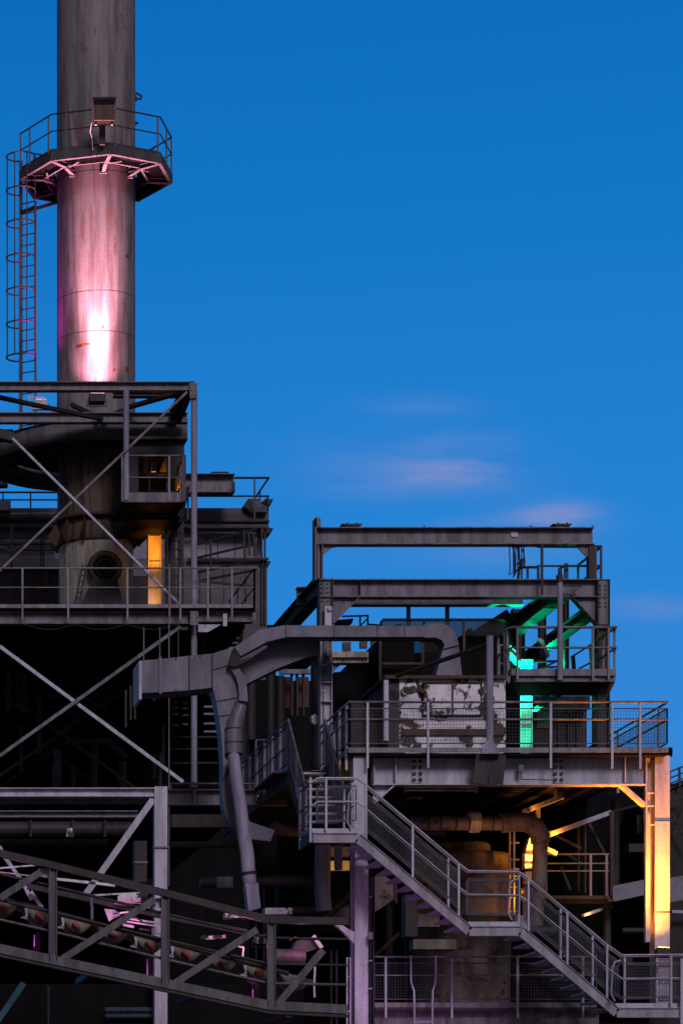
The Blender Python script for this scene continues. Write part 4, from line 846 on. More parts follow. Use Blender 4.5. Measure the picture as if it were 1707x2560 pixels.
MB().tube([P(786, 1600, 65.2), P(786, 1920, 65.2)], .085, 12).build('pipe', 'mid', lft)
MB().tube([P(788, 1600, 64.4), P(788, 1665, 64.4)], .06, 10).build('branch', 'mid', lft)
fb = MB().prism([(778, 1790), (786, 1785), (795, 1790), (795, 1806), (788, 1812), (780, 1806)], 64.4, .2); fb.build('bulkhead_lamp', 'hood', lft)
bp = thing('peeling_sign_panels', 'faded brownish red painted panels glimpsed between posts left of the gantry column', 'panel', P(745, 1780, 74))
for u0, v0, u1, v1 in ((713, 1692, 731, 1770), (740, 1692, 772, 1768)): MB().rect(u0, v0, u1, v1, 74, .1).build('panel', 'red', bp)
for u in (728, 741, 757): MB().rect(u, 1660, u + 5, 1790, 73.5, .15).build('post', 'dark', bp)
MB().rect(700, 1672, 780, 1684, 73.4, .15).build('rail', 'paint', bp)
# ================================================================== main platform
YP = 60.0
pf2 = thing('main_platform', 'large raised steel platform with wire mesh railing carried on two columns at right', 'platform', P(1270, 3060, YP))
HB(pf2, 932, 1613, 1889, 1962, YP + .3, .3, 'pale', 'main_girder', tt=.02)
MB().rect(877, 1883, 1668, 1888, YP + .02, 6).build('deck', 'shade_black', pf2)
for u0 in (1035, 1387):
    pb = MB()
    pb.rect(u0 - 4, 1893, u0 + 20, 1958, YP + .405, .012)
    for k in range(4):
        for q in (0, 15): pb.bolt(P(u0 + q, 1903 + k * 15.5, YP + .40), .032, .022, 8)
    pb.build('bolted_splice', 'pale', pf2)
for u in (934, 988, 1561): MB().rect(u, 1892, u + 2.5, 1959, YP + .305, .12).build('stiffener', 'pale', pf2)
def Hcol(t, u0, u1, v0, v1, Y, m, dp=.3, lean=12):    # flange plate towards the viewer with web and rear flange
    mb = MB().rect(u0, v0, u1, v1, Y, .022); x0, x1 = X(u0, Y), X(u1, Y); z0, z1 = Z(v1, Y), Z(v0, Y)
    mb.box(((x0+x1)/2 - .01, Y + .022, z0), ((x0+x1)/2 + .01, Y + dp, z1)); mb.box((x0, Y + dp, z0), (x1, Y + dp + .022, z1)); return mb.build('column', m, t)
Hcol(pf2, 883, 918, 1884, 2100, YP + .1, 'pale')
Hcol(pf2, 887, 921, 2100, 3060, YP + .3, 'pale', .45)
Hcol(pf2, 1636, 1673, 1889, 3060, YP + .25, 'pale', .35)
MB().rect(1636, 2051, 1673, 2053, YP + .24, .03).build('splice_line', 'mid', pf2)
MB().rect(1637, 2280, 1673, 2282, YP + .24, .03).build('splice_line', 'mid', pf2)
MB().prism([(932, 1962), (988, 1962), (936, 2008), (932, 2008)], YP + .45, .04).build('knee_plate', 'pale', pf2)
MB().bar(P(987, 1961, YP + .4), P(934, 2010, YP + .4), .14, .03).build('knee_edge', 'pale', pf2)
MB().prism([(1550, 1963), (1562, 1963), (1612, 2006), (1612, 2018)], YP + .35, .2).build('knee_brace', 'pale', pf2)
MB().tube([P(1614.5, 1889, YP + .35), P(1614.5, 2355, YP + .35)], .02, 6).build('ladder_rail', 'pale', pf2)
MB().rect(1616, 1889, 1624, 2355, YP + .4, .2).build('inner_post', 'pale', pf2)
for v in (1981, 2013, 2060): MB().rect(1618, v, 1636, v + 2.5, YP + .3, .05).build('rung', 'pale', pf2)
# floor joists beneath the deck
for u in (960, 1060, 1160, 1260, 1360, 1460, 1560): DB(pf2, u, 1893, 1925, YP + .65, 68.5, .16, 'shade_black', 'joist')  # joists near-black to hold the dark of the unlit ceiling
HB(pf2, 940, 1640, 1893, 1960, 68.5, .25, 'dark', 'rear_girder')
zp = Z(1884, YP)
xs = X(872, YP - .04)
railing(pf2, [(X(835, YP + 3.4), YP + 3.4, zp), (xs, YP + 3.0, zp), (xs, YP - .04, zp), (X(1668, YP - .04), YP - .04, zp), (X(1668, YP), YP + 6, zp)], h=1.03, m='railm', mt='galv',
    posts=[0, .6, 1.7, 2.6, 3.32] + [3.02 + (u - 872) * YP / F for u in (988, 1139, 1291, 1445, 1598, 1668)] + [10.6, 12, 13.5], kick=.10, drop=.3, mesh=True, mid=(.66,), r=.021, mp0=.20, mp1=.88, wire=.062)
MB().rect(870, 1869, 1669, 1880, YP + .03, .02).build('kerb_plate', 'galv', pf2)
ps = thing('tall_pipe_post', 'tall smooth round grey pipe post standing at the edge of the main platform', 'post', P(1223, 1962, YP - .2))
MB().tube([P(1223.5, 1590, YP - .2), P(1223.5, 1884, YP - .2)], .072, 16).build('pipe', 'tubem', ps)
MB().lathe((X(1223.5, YP - .2), YP - .2), [(0, Z(1589, YP - .2)), (.074, Z(1590, YP - .2))], 16).build('cap', 'mid', ps)
MB().prism([(1216, 1853), (1231, 1853), (1245, 1872), (1247, 1884), (1203, 1884), (1206, 1870)], YP - .26, .02).build('base_gusset', 'tubem', ps)
sb = MB().prism([(1209, 1887), (1245, 1887), (1238, 1958), (1198, 1958)], YP + .1, .04); sb.bar(P(1209, 1887, YP - .05), P(1198, 1960, YP - .05), .3, .03, (0, 1, 0)); sb.bar(P(1245, 1887, YP - .05), P(1238, 1960, YP - .05), .3, .03, (0, 1, 0)); sb.bar(P(1208, 1888, YP - .05), P(1246, 1888, YP - .05), .3, .03); sb.build('support_bracket', 'mid', ps)
fl_ = thing('tube_lamp', 'unlit pale fluorescent tube lamp under the edge of the main platform girder', 'lamp', P(1100, 1978, YP + .7))
MB().rect(1013, 1966, 1193, 1969, YP + .6, .12).build('housing', 'tubeoff', fl_)
MB().tube([P(1015, 1976, YP + .65), P(1192, 1976, YP + .65)], .018, 8).build('tube', 'tubeoff', fl_)
for u in (1012, 1190): MB().rect(u, 1965, u + 4, 1980, YP + .58, .14).build('end_cap', 'hood', fl_)
tag(MB().rect(1021, 1992, 1057, 1996, YP + 1.5, .1).rect(1037, 1984, 1039, 1993, YP + 1.5, .03).build('hanging_bracket', 'vessel'), 'small T shaped bracket hanging below the fluorescent tube lamp', 'bracket')
flood('amber floodlight at the foot of the brightly lit right column', P(1655, 2372, YP - .35), P(1655, 2000, YP + .2), 'lensA', .26)
lamp('amber_column', 'SPOT', P(1654, 2372, YP - .20), P(1652, 2080, YP + .28), 330, (1, .36, .03), .06, 90, 1)
lamp('amber_long', 'SPOT', P(1654, 2390, YP - .25), P(1653, 1880, YP - .02), 7500, (1, .24, .008), .08, 62, 1)
lamp('amber_post', 'SPOT', P(1618, 2362, YP - .1), P(1617, 2000, YP + .4), 340, (1, .28, .01), .06, 30, 1)
lamp('amber_knee', 'SPOT', P(1630, 2345, YP + .45), P(1545, 1960, YP + .45), 520, (1, .30, .02), .05, 36, 1)
# ================================================================== staircase
stc = thing('staircase', 'long grey steel staircase with mesh railings and three landings descending to the right', 'staircase', P(1270, 2540, 59))
YS0, YS1 = 59.0, 60.15
path = [(782, 2095), (893, 2095), (1172, 2328), (1300, 2328), (1540, 2532), (1760, 2532)]     # stringer centre line
for Y, m in ((YS0, 'paint'), (YS1, 'mid')):
    for i in range(5):
        a, b = P(*path[i], Y), P(*path[i + 1], Y); fl_ = i % 2 == 0
        d = (b - a).normalized() * .0
        mb = MB().bar(a, b, .05, .185 if fl_ else .185); mb.bar(a, b, .11, .014, (0, 0, 1), (-.02 if 0 else 0, .09)); mb.bar(a, b, .11, .014, (0, 0, 1), (0, -.09)); mb.build('stringer', 'stairp', stc)
def treads(u0, v0, u1, v1, n):
    a, b = P(u0, v0, YS0), P(u1, v1, YS0)
    for k in range(n):
        p = a.lerp(b, (k + .5) / n); MB().box((p.x - .15, YS0 + .06, p.z - .02), (p.x + .13, YS1 - .03, p.z + .015)).build('tread', 'galv', stc)
treads(900, 2100, 1172, 2327, 11); treads(1300, 2327, 1540, 2532, 10)
for (u0, u1, v) in ((782, 893, 2082), (1172, 1300, 2315), (1540, 1760, 2519)):
    a, b = P(u0, v, YS0), P(u1, v, YS0); MB().box((a.x, YS0 + .03, a.z - .02), (b.x, YS1, a.z + .02)).build('landing', 'galv', stc)
    MB().rect(u0 - 2, v - 11, u1 - 6, v - 1, YS0 + .05, .012).build('toe_plate', 'galv', stc)
# posts and rails
def srail(Y, tops, m, mesh, posts, du=0, nm='railing', midf=.52):
    mb = MB(); pts = [P(u, v, Y) for u, v in tops]; mb.tube(pts, .021, 7)
    base = [P(u, v, Y) for u, v in ((u, vv) for u, vv in posts_base(tops))]
    mp = [a.lerp(b, 1 - midf) for a, b in zip(pts, base)]; mb.tube(mp, .016, 6)
    rail = mb.build(nm, m, stc)
    def top_at(u):
        for (a, b), (c, d) in zip(tops, tops[1:]):
            if a <= u <= c: return b + (d - b) * (u - a) / max(c - a, 1e-6)
        return tops[-1][1]
    for u in posts:
        v0 = top_at(u); MB().bar(P(u, v0 + 2, Y), P(u, v0 + H_, Y), .04, .045, (0, 1, 0)).build('post', 'galv', rail)
    if mesh:
        wb = MB()
        for i in range(len(pts) - 1):
            a, b = pts[i], pts[i + 1]; c, d = base[i], base[i + 1]
            L_ = (b - a).length
            if L_ < .35: continue
            o = V((0, .035, 0)); A0, B0 = a.lerp(c, .16) + o, b.lerp(d, .16) + o; A1, B1 = a.lerp(c, .86) + o, b.lerp(d, .86) + o
            n = max(2, int(L_ / .062))
            for k in range(n + 1):
                e = .011 if k in (0, n) else .0027
                wb.bar(A0.lerp(B0, k / n), A1.lerp(B1, k / n), e * 2, e * 2, (0, 1, 0))
            q = 12
            for k in range(q + 1):
                e = .012 if k in (0, q) else .0027
                wb.bar(A0.lerp(A1, k / q) + V((0, .003, 0)), B0.lerp(B1, k / q) + V((0, .003, 0)), e * 2, e * 2)
        wb.build('wire_mesh', 'wire', rail)
    return rail
H_ = 132
def posts_base(t): return [(u, v + 122) for u, v in t]
tops = [(776, 1958), (795, 1945), (891, 1945), (915, 1963), (1148, 2160), (1170, 2177), (1296, 2179), (1316, 2193), (1516, 2362), (1554, 2388), (1760, 2386)]
srail(YS0 - .03, tops, 'galv', True, (815, 914, 1031, 1146, 1320, 1417, 1516, 1676))
for u0, v0 in ((874, 1975), (1275, 2202), (1532, 2405)):
    MB().tube([P(u0 + 18, v0 - 4, YS0), P(u0 + 4, v0, YS0), P(u0 - 2, v0 + 14, YS0), P(u0 - 6, v0 + 80, YS0), P(u0 + 4, v0 + 98, YS0)], .02, 6).build('end_hoop', 'galv', stc)
tops = [(u - 4, v + 4) for u, v in tops[1:]]
srail(YS1, tops, 'railm', True, (880, 1031, 1120, 1296, 1400, 1480, 1560, 1640))
MB().rect(1700, 2396, 1712, 2560, YS0 - .1, .05).build('gate_post', 'galv', stc)
# -------- flight going back up to the platform level, and the walkway beyond it
st2 = thing('upper_flight', 'short mesh sided stair flight climbing back from the top landing to the platform', 'staircase', P(810, 2090, 60))
xl, xr = X(767, 60.1), X(862, 60.1)
zA = Z(2082, 59.1); zBt = Z(1884, 60.0)
y0, y1 = 60.2, 62.2
for k in range(8):
    y = y0 + (y1 - y0) * (k + .5) / 8; z = zA + (zBt - zA) * (k + 1) / 8.5; MB().box((xl + .03, y - .13, z - .02), (xr - .03, y + .13, z + .015)).build('tread', 'galv', st2)
for x in (xl, xr):
    MB().bar((x, y0 - .1, zA - .02), (x, y1, zBt - .02), .05, .2).build('stringer', 'mid', st2)
    r_ = MB().tube([(x, y0 - 1.0, zA + 1.06), (x, y0, zA + 1.06), (x, y1, zBt + 1.06)], .021, 6).tube([(x, y0 - 1.0, zA + .55), (x, y0, zA + .55), (x, y1, zBt + .55)], .016, 6).build('railing', 'railm', st2)
    wb = MB(); A, B = V((x, y0, zA)), V((x, y1, zBt))
    for k in range(33): p = A.lerp(B, k / 32); wb.bar(p + V((0,0,.15)), p + V((0,0,.95)), .008, .008, (1, 0, 0))
    for k in range(14): o = V((0, 0, .15 + .8 * k / 13)); wb.bar(A + o, B + o, .008, .008, (1, 0, 0))
    wb.build('wire_mesh', 'wire', r_)
    for q in (0, .5, 1): p = A.lerp(B, q); MB().bar(p - V((0,0,.1)), p + V((0,0,1.05)), .04, .045, (0, 1, 0)).build('post', 'galv', r_)
MB().box((xl - .3, y1, zBt - .06), (xr, y1 + 2.5, zBt - .02)).build('top_landing', 'mid', st2)
MB().rect(780, 1925, 830, 1938, 62.2, .12).build('landing_edge', 'paint', st2)
ww = thing('side_walkway', 'dark walkway with mesh railing running back into the plant left of the stair', 'walkway', P(700, 1960, 66))
railing(ww, [(xl, y1, zBt), (xl, 71, zBt)], h=1.05, sp=.95, m='railm', mt='galv', mesh=True, kick=.1, drop=.1, wire=.075)
MB().box((xl - .0, y1 + .01, zBt - .25), (xl + .06, 71, zBt - .01)).build('edge_beam', 'mid', ww)
MB().box((xl + .06, y1 + 2.55, zBt - .06), (xl + 1.0, 71, zBt - .01)).build('deck', 'dark', ww)
railing(ww, [(X(640, 70), 70, Z(1962, 70)), (X(672, 70), 70, Z(1962, 70))], h=1.05, sp=.5, m='railm', kick=0)
lp = thing('landing_sides', 'left end railing of the top landing with wire mesh', 'railing', P(770, 2090, 59.4))
for x, ys in ((X(776, 59), (YS0, y0 - .05)),):
    railing(lp, [(x, ys[0], zA), (x, ys[1], zA)], h=1.08, posts=[0, ys[1] - ys[0]], m='railm', mt='galv', mesh=True, kick=.1, drop=.2)
MB().box((X(776, 59), YS0, zA - .2), (X(776, 59) + .04, y0, zA - .02)).build('edge_beam', 'mid', lp)
# ================================================================== amber interior below the platform
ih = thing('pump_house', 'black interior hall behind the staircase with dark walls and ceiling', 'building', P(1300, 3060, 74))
MB().rect(700, 1960, 2200, 3200, 76, .5).build('rear_wall', 'shade_black', ih)
MB().box((X(880, 69), 69, Z(1890, 69)), (X(1680, 69), 75.9, Z(1890, 69) + .2)).build('ceiling', 'shade_black', ih)  # black walls and ceiling carry the shade of the hall in their colour
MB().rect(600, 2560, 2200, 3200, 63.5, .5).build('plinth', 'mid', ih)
MB().rect(700, 1965, 880, 2330, 72, .3).build('side_wall', 'shade_black', ih)
pp = thing('process_pipe', 'thick rusty pipe crossing under the platform and bending down behind the middle landing', 'pipe', P(1350, 2310, 62))
YQ = 62.4
ar = [zD(60, 352), zD(560, 352), zD(640, 343), zD(700, 346), zD(745, 370), zD(772, 412), zD(776, 460), zD(770, 660), zD(745, 920)]
MB().tube([P(*q, YQ) for q in (ar[0], ar[1])], .145, 18).build('pipe', 'vessel', pp)
MB().tube([P(*q, YQ) for q in ar[1:7]], .2, 18).build('elbow', 'vessel', pp)
MB().tube([P(*q, YQ) for q in ar[6:]], .155, 18).build('down_pipe', 'vessel', pp)
fo = MB(); 
fo.tube([P(*zD(380, 345), YQ - .02), P(*zD(440, 345), YQ - .02)], .22, 8, False); fo.build('valve_body', 'hood', pp)
for x in (150, 215, 300, 505): MB().tube([P(*zD(x, 352), YQ), P(*zD(x + 8, 352), YQ)], .165, 18).build('clamp', 'rust', pp)
vs = thing('process_vessel', 'large stained cylindrical vessel standing behind the middle landing', 'tank', P(1170, 2600, 65.5))
vx = X(1155, 65.5)
MB().lathe((vx, 65.5), [(0, Z(2110, 65.5)), (.55, Z(2110, 65.5)), (.6, Z(2116, 65.5)), (.6, Z(2135, 65.5)), (1.02, Z(2140, 65.5)), (1.05, Z(2150, 65.5)), (1.05, Z(2290, 65.5)), (1.1, Z(2292, 65.5)), (1.1, Z(2300, 65.5)), (1.05, Z(2302, 65.5)), (1.0, Z(2700, 65.5))], 48).build('shell', 'vessel', vs)
MB().lathe((vx, 65.5), [(1.06, Z(2218, 65.5)), (1.09, Z(2218, 65.5)), (1.09, Z(2212, 65.5)), (1.06, Z(2212, 65.5))], 48).build('hoop', 'rust', vs)
MB().rect(*zD(372, 456), *zD(420, 500), 64.2, .3).build('junction_box', 'vessel', vs)
ag = thing('amber_ladder', 'narrow steel ladder glowing amber behind the middle landing', 'ladder', P(1280, 2290, 64))
for x in (604, 628): MB().rect(*zD(x, 395), *zD(x + 8, 860), 64.4, .06).build('stile', 'pale', ag)
for y in (455, 548, 600, 640, 700, 760, 835): MB().rect(*zD(612, y), *zD(660, y + 7), 64.45, .05).build('rung', 'pale', ag)
bt = thing('lit_tank', 'curved steel tank side glowing white hot orange behind the bent pipe', 'tank', P(1325, 2290, 65))
MB().duct([(*zD(716, 432), *zD(748, 425), 64.8), (*zD(694, 515), *zD(748, 515), 64.8), (*zD(690, 600), *zD(742, 600), 64.8)], .3).build('tank_side', 'pale', bt)
for y in (520, 572): MB().rect(*zD(690, y), *zD(750, y + 4), 64.75, .06).build('band', 'rust', bt)
MB().rect(*zD(694, 618), *zD(738, 860), 64.85, .25).build('lower_panel', 'pale', bt)
MB().rect(*zD(636, 860), *zD(720, 940), 63.8, .2).build('foot_plate', 'pale', bt)
flood('amber floodlight in front of the glowing tank behind the middle landing', P(*zD(700, 700), 64.1), P(*zD(716, 430), 64.75), 'lensA', .22)
lamp('amber_tank', 'SPOT', P(*zD(706, 655), 64.45), P(*zD(722, 420), 64.85), 900, (1, .38, .04), .06, 60, 1)
lamp('amber_interior', 'POINT', P(*zD(665, 760), 64.2), (0, 0, 0), 14, (1, .32, .02), .08)
lamp('amber_roof', 'POINT', P(*zD(905, 455), 64.2), P(*zD(990, 350), 65.3), 75, (1, .30, .02), .06)
lamp('amber_roof_left', 'SPOT', P(*zD(775, 330), 63.4), P(*zD(800, 235), 64.0), 50, (1, .30, .02), .06, 110, 1)
lamp('amber_pipe', 'SPOT', P(*zD(560, 640), 61.2), P(*zD(560, 352), YQ), 45, (1, .42, .12), .08, 120, 1)
rf_ = thing('roof_bracing', 'slanting amber lit roof beams under the platform right of the bent pipe', 'beams', P(1430, 2130, 64))
for a in ((815, 418, 64.2, 1155, 295, 66.5, .14), (690, 285, 63.5, 890, 205, 65.0, .12), (896, 205, 65, 960, 185, 65.4, .05), (800, 490, 64.2, 860, 520, 64.4, .10)): BR(rf_, *zD(a[0], a[1]), a[2], *zD(a[3], a[4]), a[5], .1, a[6], 'pale', 'beam')
for a in ((1155, 292, 66.5, 1340, 245, 68, .12), (860, 420, 66, 1000, 490, 66, .06), (1040, 345, 67, 1130, 520, 67, .09), (890, 590, 67, 940, 720, 67, .06), (920, 520, 67, 1010, 580, 67, .08), (1350, 330, 66, 1350, 260, 66, .1)): BR(rf_, *zD(a[0], a[1]), a[2], *zD(a[3], a[4]), a[5], .06, a[6], 'mid', 'brace')
for x, y0_, y1_, w_, m in ((752, 240, 320, 24, 'vessel'), (860, 160, 205, 6, 'vessel'), (985, 340, 730, 8, 'mid'), (1022, 340, 740, 8, 'mid'), (1165, 285, 760, 20, 'mid')): MB().rect(*zD(x, y0_), *zD(x + w_, y1_), 66 if x > 900 else 64, .12).build('post', m, rf_)
MB().tube([P(*zD(1145, 560), 66.4), P(*zD(1145, 1060), 66.4)], .09, 10).build('pipe_post', 'mid', rf_)
rwk = thing('rear_walkway', 'dim steel walkway with pipe railing under the platform behind the lower flight', 'walkway', P(1430, 2260, 65.5))
MB().rect(*zD(790, 752), *zD(1160, 770), 65.4, 1.2).build('deck_edge', 'mid', rwk); MB().rect(*zD(790, 774), *zD(1155, 796), 65.6, .2).build('beam', 'mid', rwk)
zz = Z(1900 + 755 / 2.218, 65.4)
railing(rwk, [(X(1358, 65.4), 65.4, zz), (X(1522, 65.4), 65.4, zz)], h=.92, posts=[.05, 1.03, 1.38], m='railm', kick=0, drop=0, mid=(.6, .78), r=.02)
rb2 = thing('ribbed_fascia', 'light grey corrugated sheet fascia running behind the right amber column', 'cladding', P(1640, 2250, 66))
q = MB()
a, b = V(P(*zD(1180, 760), 65.5)), V(P(*zD(1345, 725), 66.3))
for k in range(24):
    p = a.lerp(b, k / 23); q.bar(p - V((0, 0, .1)), p + V((0, 0, .24)), .03, .045, (0, 1, 0))
q.bar(a + V((0, .05, .07)), b + V((0, .05, .07)), .03, .34); q.build('sheet', 'clad', rb2)
q = MB(); a, b = P(*zD(1495, 740), 66.6), P(*zD(1640, 715), 67.4)
for k in range(20): p = a.lerp(b, k / 19); q.bar(p - V((0, 0, .2)), p + V((0, 0, .35)), .03, .045, (0, 1, 0))
q.bar(a + V((0, .05, .07)), b + V((0, .05, .07)), .03, .55); q.build('sheet', 'clad', rb2)
MB().rect(*zD(1150, 770), *zD(1185, 785), 65.4, .2).build('bracket', 'mid', rb2)
sm_ = thing('strip_lamp', 'thin amber lit strip bracket on the pipe post under the rear walkway', 'lamp', P(1495, 2285, 65.8))
MB().bar(P(*zD(1012, 862), 65.2), P(*zD(1118, 826), 65.8), .05, .06).build('arm', 'pale', sm_); MB().rect(*zD(1112, 808), *zD(1185, 820), 65.9, .12).build('bracket', 'mid', sm_)
lamp('strip_glow', 'POINT', P(*zD(1070, 856), 65.2), (0, 0, 0), 6, (1, .5, .1), .05)
# far right building and railing
fr_ = thing('far_right_plant', 'black plant building with a sky lit railing on its edge at the far right', 'building', P(1700, 3060, 72))
MB().prism([(1660, 1975), (1707, 1958), (1900, 1920), (1900, 3200), (1660, 3200)], 72, 3.5).build('wall', 'dark', fr_)
MB().prism([(1660, 1968), (1707, 1950), (1900, 1912), (1900, 1922), (1707, 1960), (1660, 1978)], 71.9, .3).build('roof_edge', 'mid', fr_)
for off in (8, 24, 38): BR(fr_, 1665, 1925 + off, 71.8, 1800, 1870 + off, 71.8, .04, .04, 'raild', 'rail')
for u in (1672, 1697, 1722, 1750): BR(fr_, u, 1928 - (u - 1672) * .41, 71.8, u, 1975 - (u - 1672) * .3, 71.8, .05, .05, 'raild', 'post')
for a in ((1680, 2000, 1707, 1990, .06), (1680, 2090, 1720, 1992, .04), (1675, 2030, 1720, 2110, .04), (1678, 2279, 1760, 2281, .07)): BR(fr_, a[0], a[1], 71.6, a[2], a[3], 71.6, a[4], a[4], 'mid' if a[0] != 1678 else 'galv', 'brace')
# ================================================================== bottom centre : chute box, deck with gate, posts
hp_ = thing('slanted_chute', 'pinkish rust spotted slanted box chute right behind the central column', 'chute', P(960, 2400, 62))
MB().prism([zC(960, 1180), zC(1000, 1150), zC(1100, 1215), zC(1100, 1335), zC(960, 1425)], 61.6, .8).build('chute_plate', 'vessel', hp_)
MB().prism([zC(1098, 1220), zC(1120, 1240), zC(1120, 1370), zC(1098, 1340)], 61.55, .6).build('chute_edge', 'rust', hp_)
MB().prism([zC(690, 1450), zC(780, 1370), zC(780, 1520), zC(720, 1500)], 61.7, .8).build('chute_plate', 'vessel', hp_)
MB().bar(P(*zC(590, 1490), 61.5), P(*zC(800, 1290), 61.5), .06, .09).build('edge_angle', 'rust', hp_)
MB().bar(P(*zC(960, 1740), 61.5), P(*zC(1130, 1580), 61.5), .06, .06).build('edge_angle', 'red', hp_)
MB().prism([zC(665, 1505), zC(700, 1502), zC(815, 1570), zC(812, 1650), zC(740, 1570)], 60.0, .15).build('bracket', 'pale', hp_)
vp = thing('hanging_round_duct', 'dim round vertical duct hanging under the top landing', 'duct', P(805, 2290, 64))
MB().tube([P(*zC(590, 950), 63.6), P(*zC(588, 1300), 63.6), P(*zC(600, 1420), 63.6)], .17, 16).build('duct', 'duct', vp)
MB().tube([P(*zC(700, 950), 65), P(*zC(700, 1125), 65)], .09, 10).build('thin_pipe', 'tubem', vp)
hb_ = thing('background_pipework', 'dim horizontal pipes and boxes between the sloping pipe and the central column', 'pipes', P(700, 2240, 66))
MB().tube([P(*zC(80, 1205), 65), P(*zC(545, 1210), 65)], .13, 14).build('pipe', 'mid', hb_)
MB().tube([P(500, 2207, 65.2), P(575, 2205, 65.2)], .12, 14).build('pipe', 'mid', hb_); MB().rect(543, 2192, 583, 2219, 65, .3).build('coupling_box', 'paint', hb_)
MB().rect(*zC(180, 1395), *zC(375, 1440), 62.4, .4).build('rusty_box', 'white', hb_)
MB().rect(*zC(640, 1060), *zC(780, 1130), 66.5, .3).build('amber_box', 'hood', hb_); MB().rect(*zC(640, 960), *zC(780, 1032), 67, .2).build('panel', 'clad', hb_)
MB().rect(*zC(385, 1390), *zC(560, 1430), 65, .2).build('yellow_box', 'rust', hb_)
for u in (1015, 1035, 640, 660, 690): MB().rect(u, 2210, u + 4, 2560, 66, .1).build('post', 'dark', hb_)
MB().rect(*zC(1180, 1300), *zC(1265, 1600), 63, .4).build('leg', 'mid', hb_)
MB().rect(*zC(1235, 1620), *zC(1540, 1690), 63, .4).build('duct_piece', 'vessel', hb_)
MB().rect(*zC(1260, 1440), *zC(1420, 1530), 63.4, .3).build('plate', 'vessel', hb_)
lamp('amber_far', 'POINT', P(*zC(720, 1080), 66.0), (0, 0, 0), 12, (1, .5, .1), .1)
YL = 60.8
lw = thing('lower_deck', 'bottom steel deck with mesh railing under the staircase, tinted purple', 'walkway', P(1200, 2560, YL))
MB().rect(938, 2520, 1500, 2526, YL, 2.5).build('deck', 'mid', lw); HB(lw, 938, 1500, 2527, 2600, YL + .1, .25, 'paint')
zz = Z(2521, YL)
railing(lw, [(X(936, YL), YL - .03, zz), (X(1490, YL), YL - .03, zz)], h=1.05, posts=[(u - 936) * YL / F for u in (963, 1128, 1292, 1455)], m='railm', mt='galv', kick=.1, drop=.2, mesh=True, mid=(.64,), mp0=.18, mp1=.88)
gp = thing('bent_ladder_rails', 'pair of bowed vertical handrails of a ladder rising over the lower deck edge', 'ladder', P(1055, 2600, YL - .2))
for s_, x in ((1, 1217), (-1, 1394)):
    MB().tube([P(*zC(x, 1736), YL - .15), P(*zC(x, 1900), YL - .15), P(*zC(x + 4 * s_, 1935), YL - .2), P(*zC(x + 22 * s_, 1990), YL - .3), P(*zC(x + 24 * s_, 2100), YL - .3), P(*zC(x + 24 * s_, 2500), YL - .3)], .024, 8).build('handrail', 'galv', gp)
MB().rect(*zC(1240, 2205), *zC(1372, 2212), YL - .32, .04).build('rung', 'galv', gp)
lr = thing('slim_side_ladder', 'slim magenta lit ladder rail at left foot of the central column', 'ladder', P(868, 2600, 60))
for x in (762, 785): MB().tube([P(*zC(x, 1750), 60), P(*zC(x, 2260), 60)], .018, 6).build('rail', 'pale', lr)
for y in (1750, 1885, 2130): MB().rect(*zC(760, y), *zC(790, y + 6), 60, .04).build('rung', 'pale', lr)
for x, m in ((650, 'dark'), (688, 'mid'), (950, 'mid')): tag(MB().tube([P(*zC(x, 1700 if x < 900 else 1180), 60.6), P(*zC(x, 2400), 60.6)], .025, 6).build('standpipe', m), {650: 'thin black standpipe, leftmost of those left of the central column', 688: 'thin grey standpipe between the truss end and the central column', 950: 'thin standpipe hugging the right edge of the central column'}[x], 'pipe')
bwl = thing('blue_window_shed', 'dark shed with a faint blue barred window under the conveyor at bottom left', 'building', P(330, 2600, 62))
MB().rect(-60, 2460, 760, 2700, 62.5, .5).build('wall', 'shade_black', bwl); MB().rect(265, 2518, 385, 2548, 62.4, .05).build('window', 'blued', bwl)
for v in (2523, 2538): MB().rect(262, v, 388, v + 3, 62.3, .05).build('bar', 'blued', bwl)
MB().bar(P(-10, 2560, 61), P(60, 2458, 61), .1, .12).build('buttress', 'teal', bwl); MB().rect(120, 2465, 124, 2600, 61.5, .1).build('pipe', 'mid', bwl)
# magenta washes
flood('magenta floodlight on the floor below the frame centre, washing the central column', P(900, 2640, YP - 1.2), P(905, 2200, YP + .3), 'lensM', .3)
lamp('magenta_column', 'SPOT', P(900, 2625, YP - 1.2), P(905, 2300, YP + .3), 42, (.85, .3, 1), .15, 90, 1)
flood('lilac floodlight on the floor below the frame, washing the lower deck railing', P(1060, 2680, YP - 1.6), P(1100, 2350, YP + .5), 'lensM', .3)
lamp('magenta_deck', 'SPOT', P(1060, 2665, YP - 1.6), P(1060, 2300, YP + 1.2), 60, (.9, .2, .85), .15, 100, 1)
lamp('magenta_left', 'SPOT', P(700, 2640, YP - 1.5), P(600, 2200, 62), 40, (.6, .3, 1), .15, 80, 1)

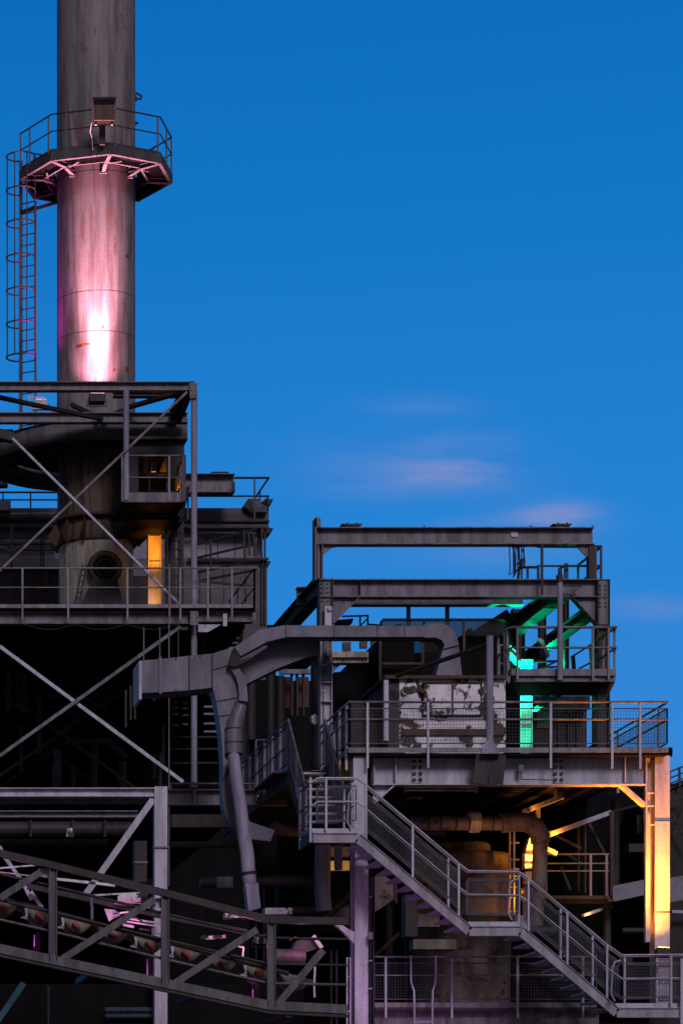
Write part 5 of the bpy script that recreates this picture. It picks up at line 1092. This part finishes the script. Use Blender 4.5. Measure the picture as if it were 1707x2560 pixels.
# ================================================================== small site clutter
el = thing('conduit_run', 'thin grey electrical conduit with a small box on the central column below the landing', 'conduit', P(925, 2560, 60))
MB().tube([P(926, 2120, 60.2), P(926, 2600, 60.2)], .016, 6).build('conduit', 'mid', el); MB().rect(921, 2330, 932, 2348, 60.1, .09).build('junction_box', 'paint', el)
for v in (2160, 2240, 2400, 2470): MB().rect(923, v, 930, v + 3, 60.17, .05).build('clip', 'galv', el)
cbk = thing('drooping_cable', 'black cable drooping under the main platform girder between two clips', 'cable', P(1260, 1990, 60.6))
MB().tube([P(1195 + i * 22, 1966 + 16 * math.sin(math.pi * i / 8), 60.55) for i in range(9)], .012, 5).build('cable', 'rubber', cbk)
rn = random.Random(4)
pk = thing('dim_pipework', 'barely visible jumble of dim pipes in the dark hall left of the bent duct', 'pipes', P(300, 2000, 80))
for k in range(26):
    u, v = rn.uniform(20, 430), rn.uniform(1600, 1940); Y = rn.uniform(80, 88)
    if k % 2: MB().tube([P(u, v, Y), P(u, v + rn.uniform(60, 190), Y)], rn.uniform(.04, .14), 8).build('pipe', 'mid2', pk)
    else: MB().tube([P(u, v, Y), P(u + rn.uniform(50, 150), v, Y), P(u + 150, v + 40, Y)], rn.uniform(.04, .10), 8).build('pipe', 'mid2', pk)
pq = thing('hall_pipework', 'dim pipes, boxes and posts in the dark space below the platform', 'pipes', P(1400, 2400, 70))
for k in range(16):
    u, v = rn.uniform(950, 1620), rn.uniform(2000, 2500); Y = rn.uniform(68, 74)
    if k % 3 == 0: MB().rect(u, v, u + rn.uniform(14, 50), v + rn.uniform(20, 60), Y, .5).build('box', 'mid', pq)
    elif k % 3 == 1: MB().tube([P(u, v - 60, Y), P(u, v + rn.uniform(60, 190), Y)], rn.uniform(.04, .12), 8).build('pipe', 'mid', pq)
    else: MB().tube([P(u, v, Y), P(u + rn.uniform(50, 180), v, Y)], rn.uniform(.04, .12), 8).build('pipe', 'mid', pq)

pc = thing('gantry_conduit', 'grey conduits and small switch boxes clipped to the left gantry column', 'conduit', P(812, 1900, 63.9))
MB().tube([P(808, 1600, 63.9), P(808, 1905, 63.9)], .014, 6).build('conduit', 'mid2', pc)
for v in (1660, 1725, 1810): MB().rect(804, v, 812, v + 3, 63.87, .06).build('clip', 'galv', pc)
MB().rect(815, 1620, 827, 1640, 63.85, .12).build('switch_box', 'paint', pc)
MB().tube([P(821, 1640, 63.9), P(824, 1660, 63.9), P(810, 1680, 63.9)], .01, 5).build('cable', 'rubber', pc)
sbx = thing('stair_switch_box', 'small grey switch box on the main girder between the bracket and the right bolts', 'box', P(1300, 1930, 60.2))
MB().rect(1296, 1912, 1308, 1930, 60.2, .09).build('box_body', 'paint', sbx); MB().tube([P(1302, 1930, 60.25), P(1302, 1948, 60.25), P(1380, 1950, 60.25)], .011, 5).build('conduit', 'mid2', sbx)
wc = thing('walkway_cable', 'thin black cable sagging under the upper walkway girder', 'cable', P(200, 1580, 74.2))
MB().tube([P(60 + i * 16, 1560 + 14 * abs(math.sin(math.pi * i / 8)), 74.2) for i in range(25)], .012, 5).build('cable', 'rubber', wc)
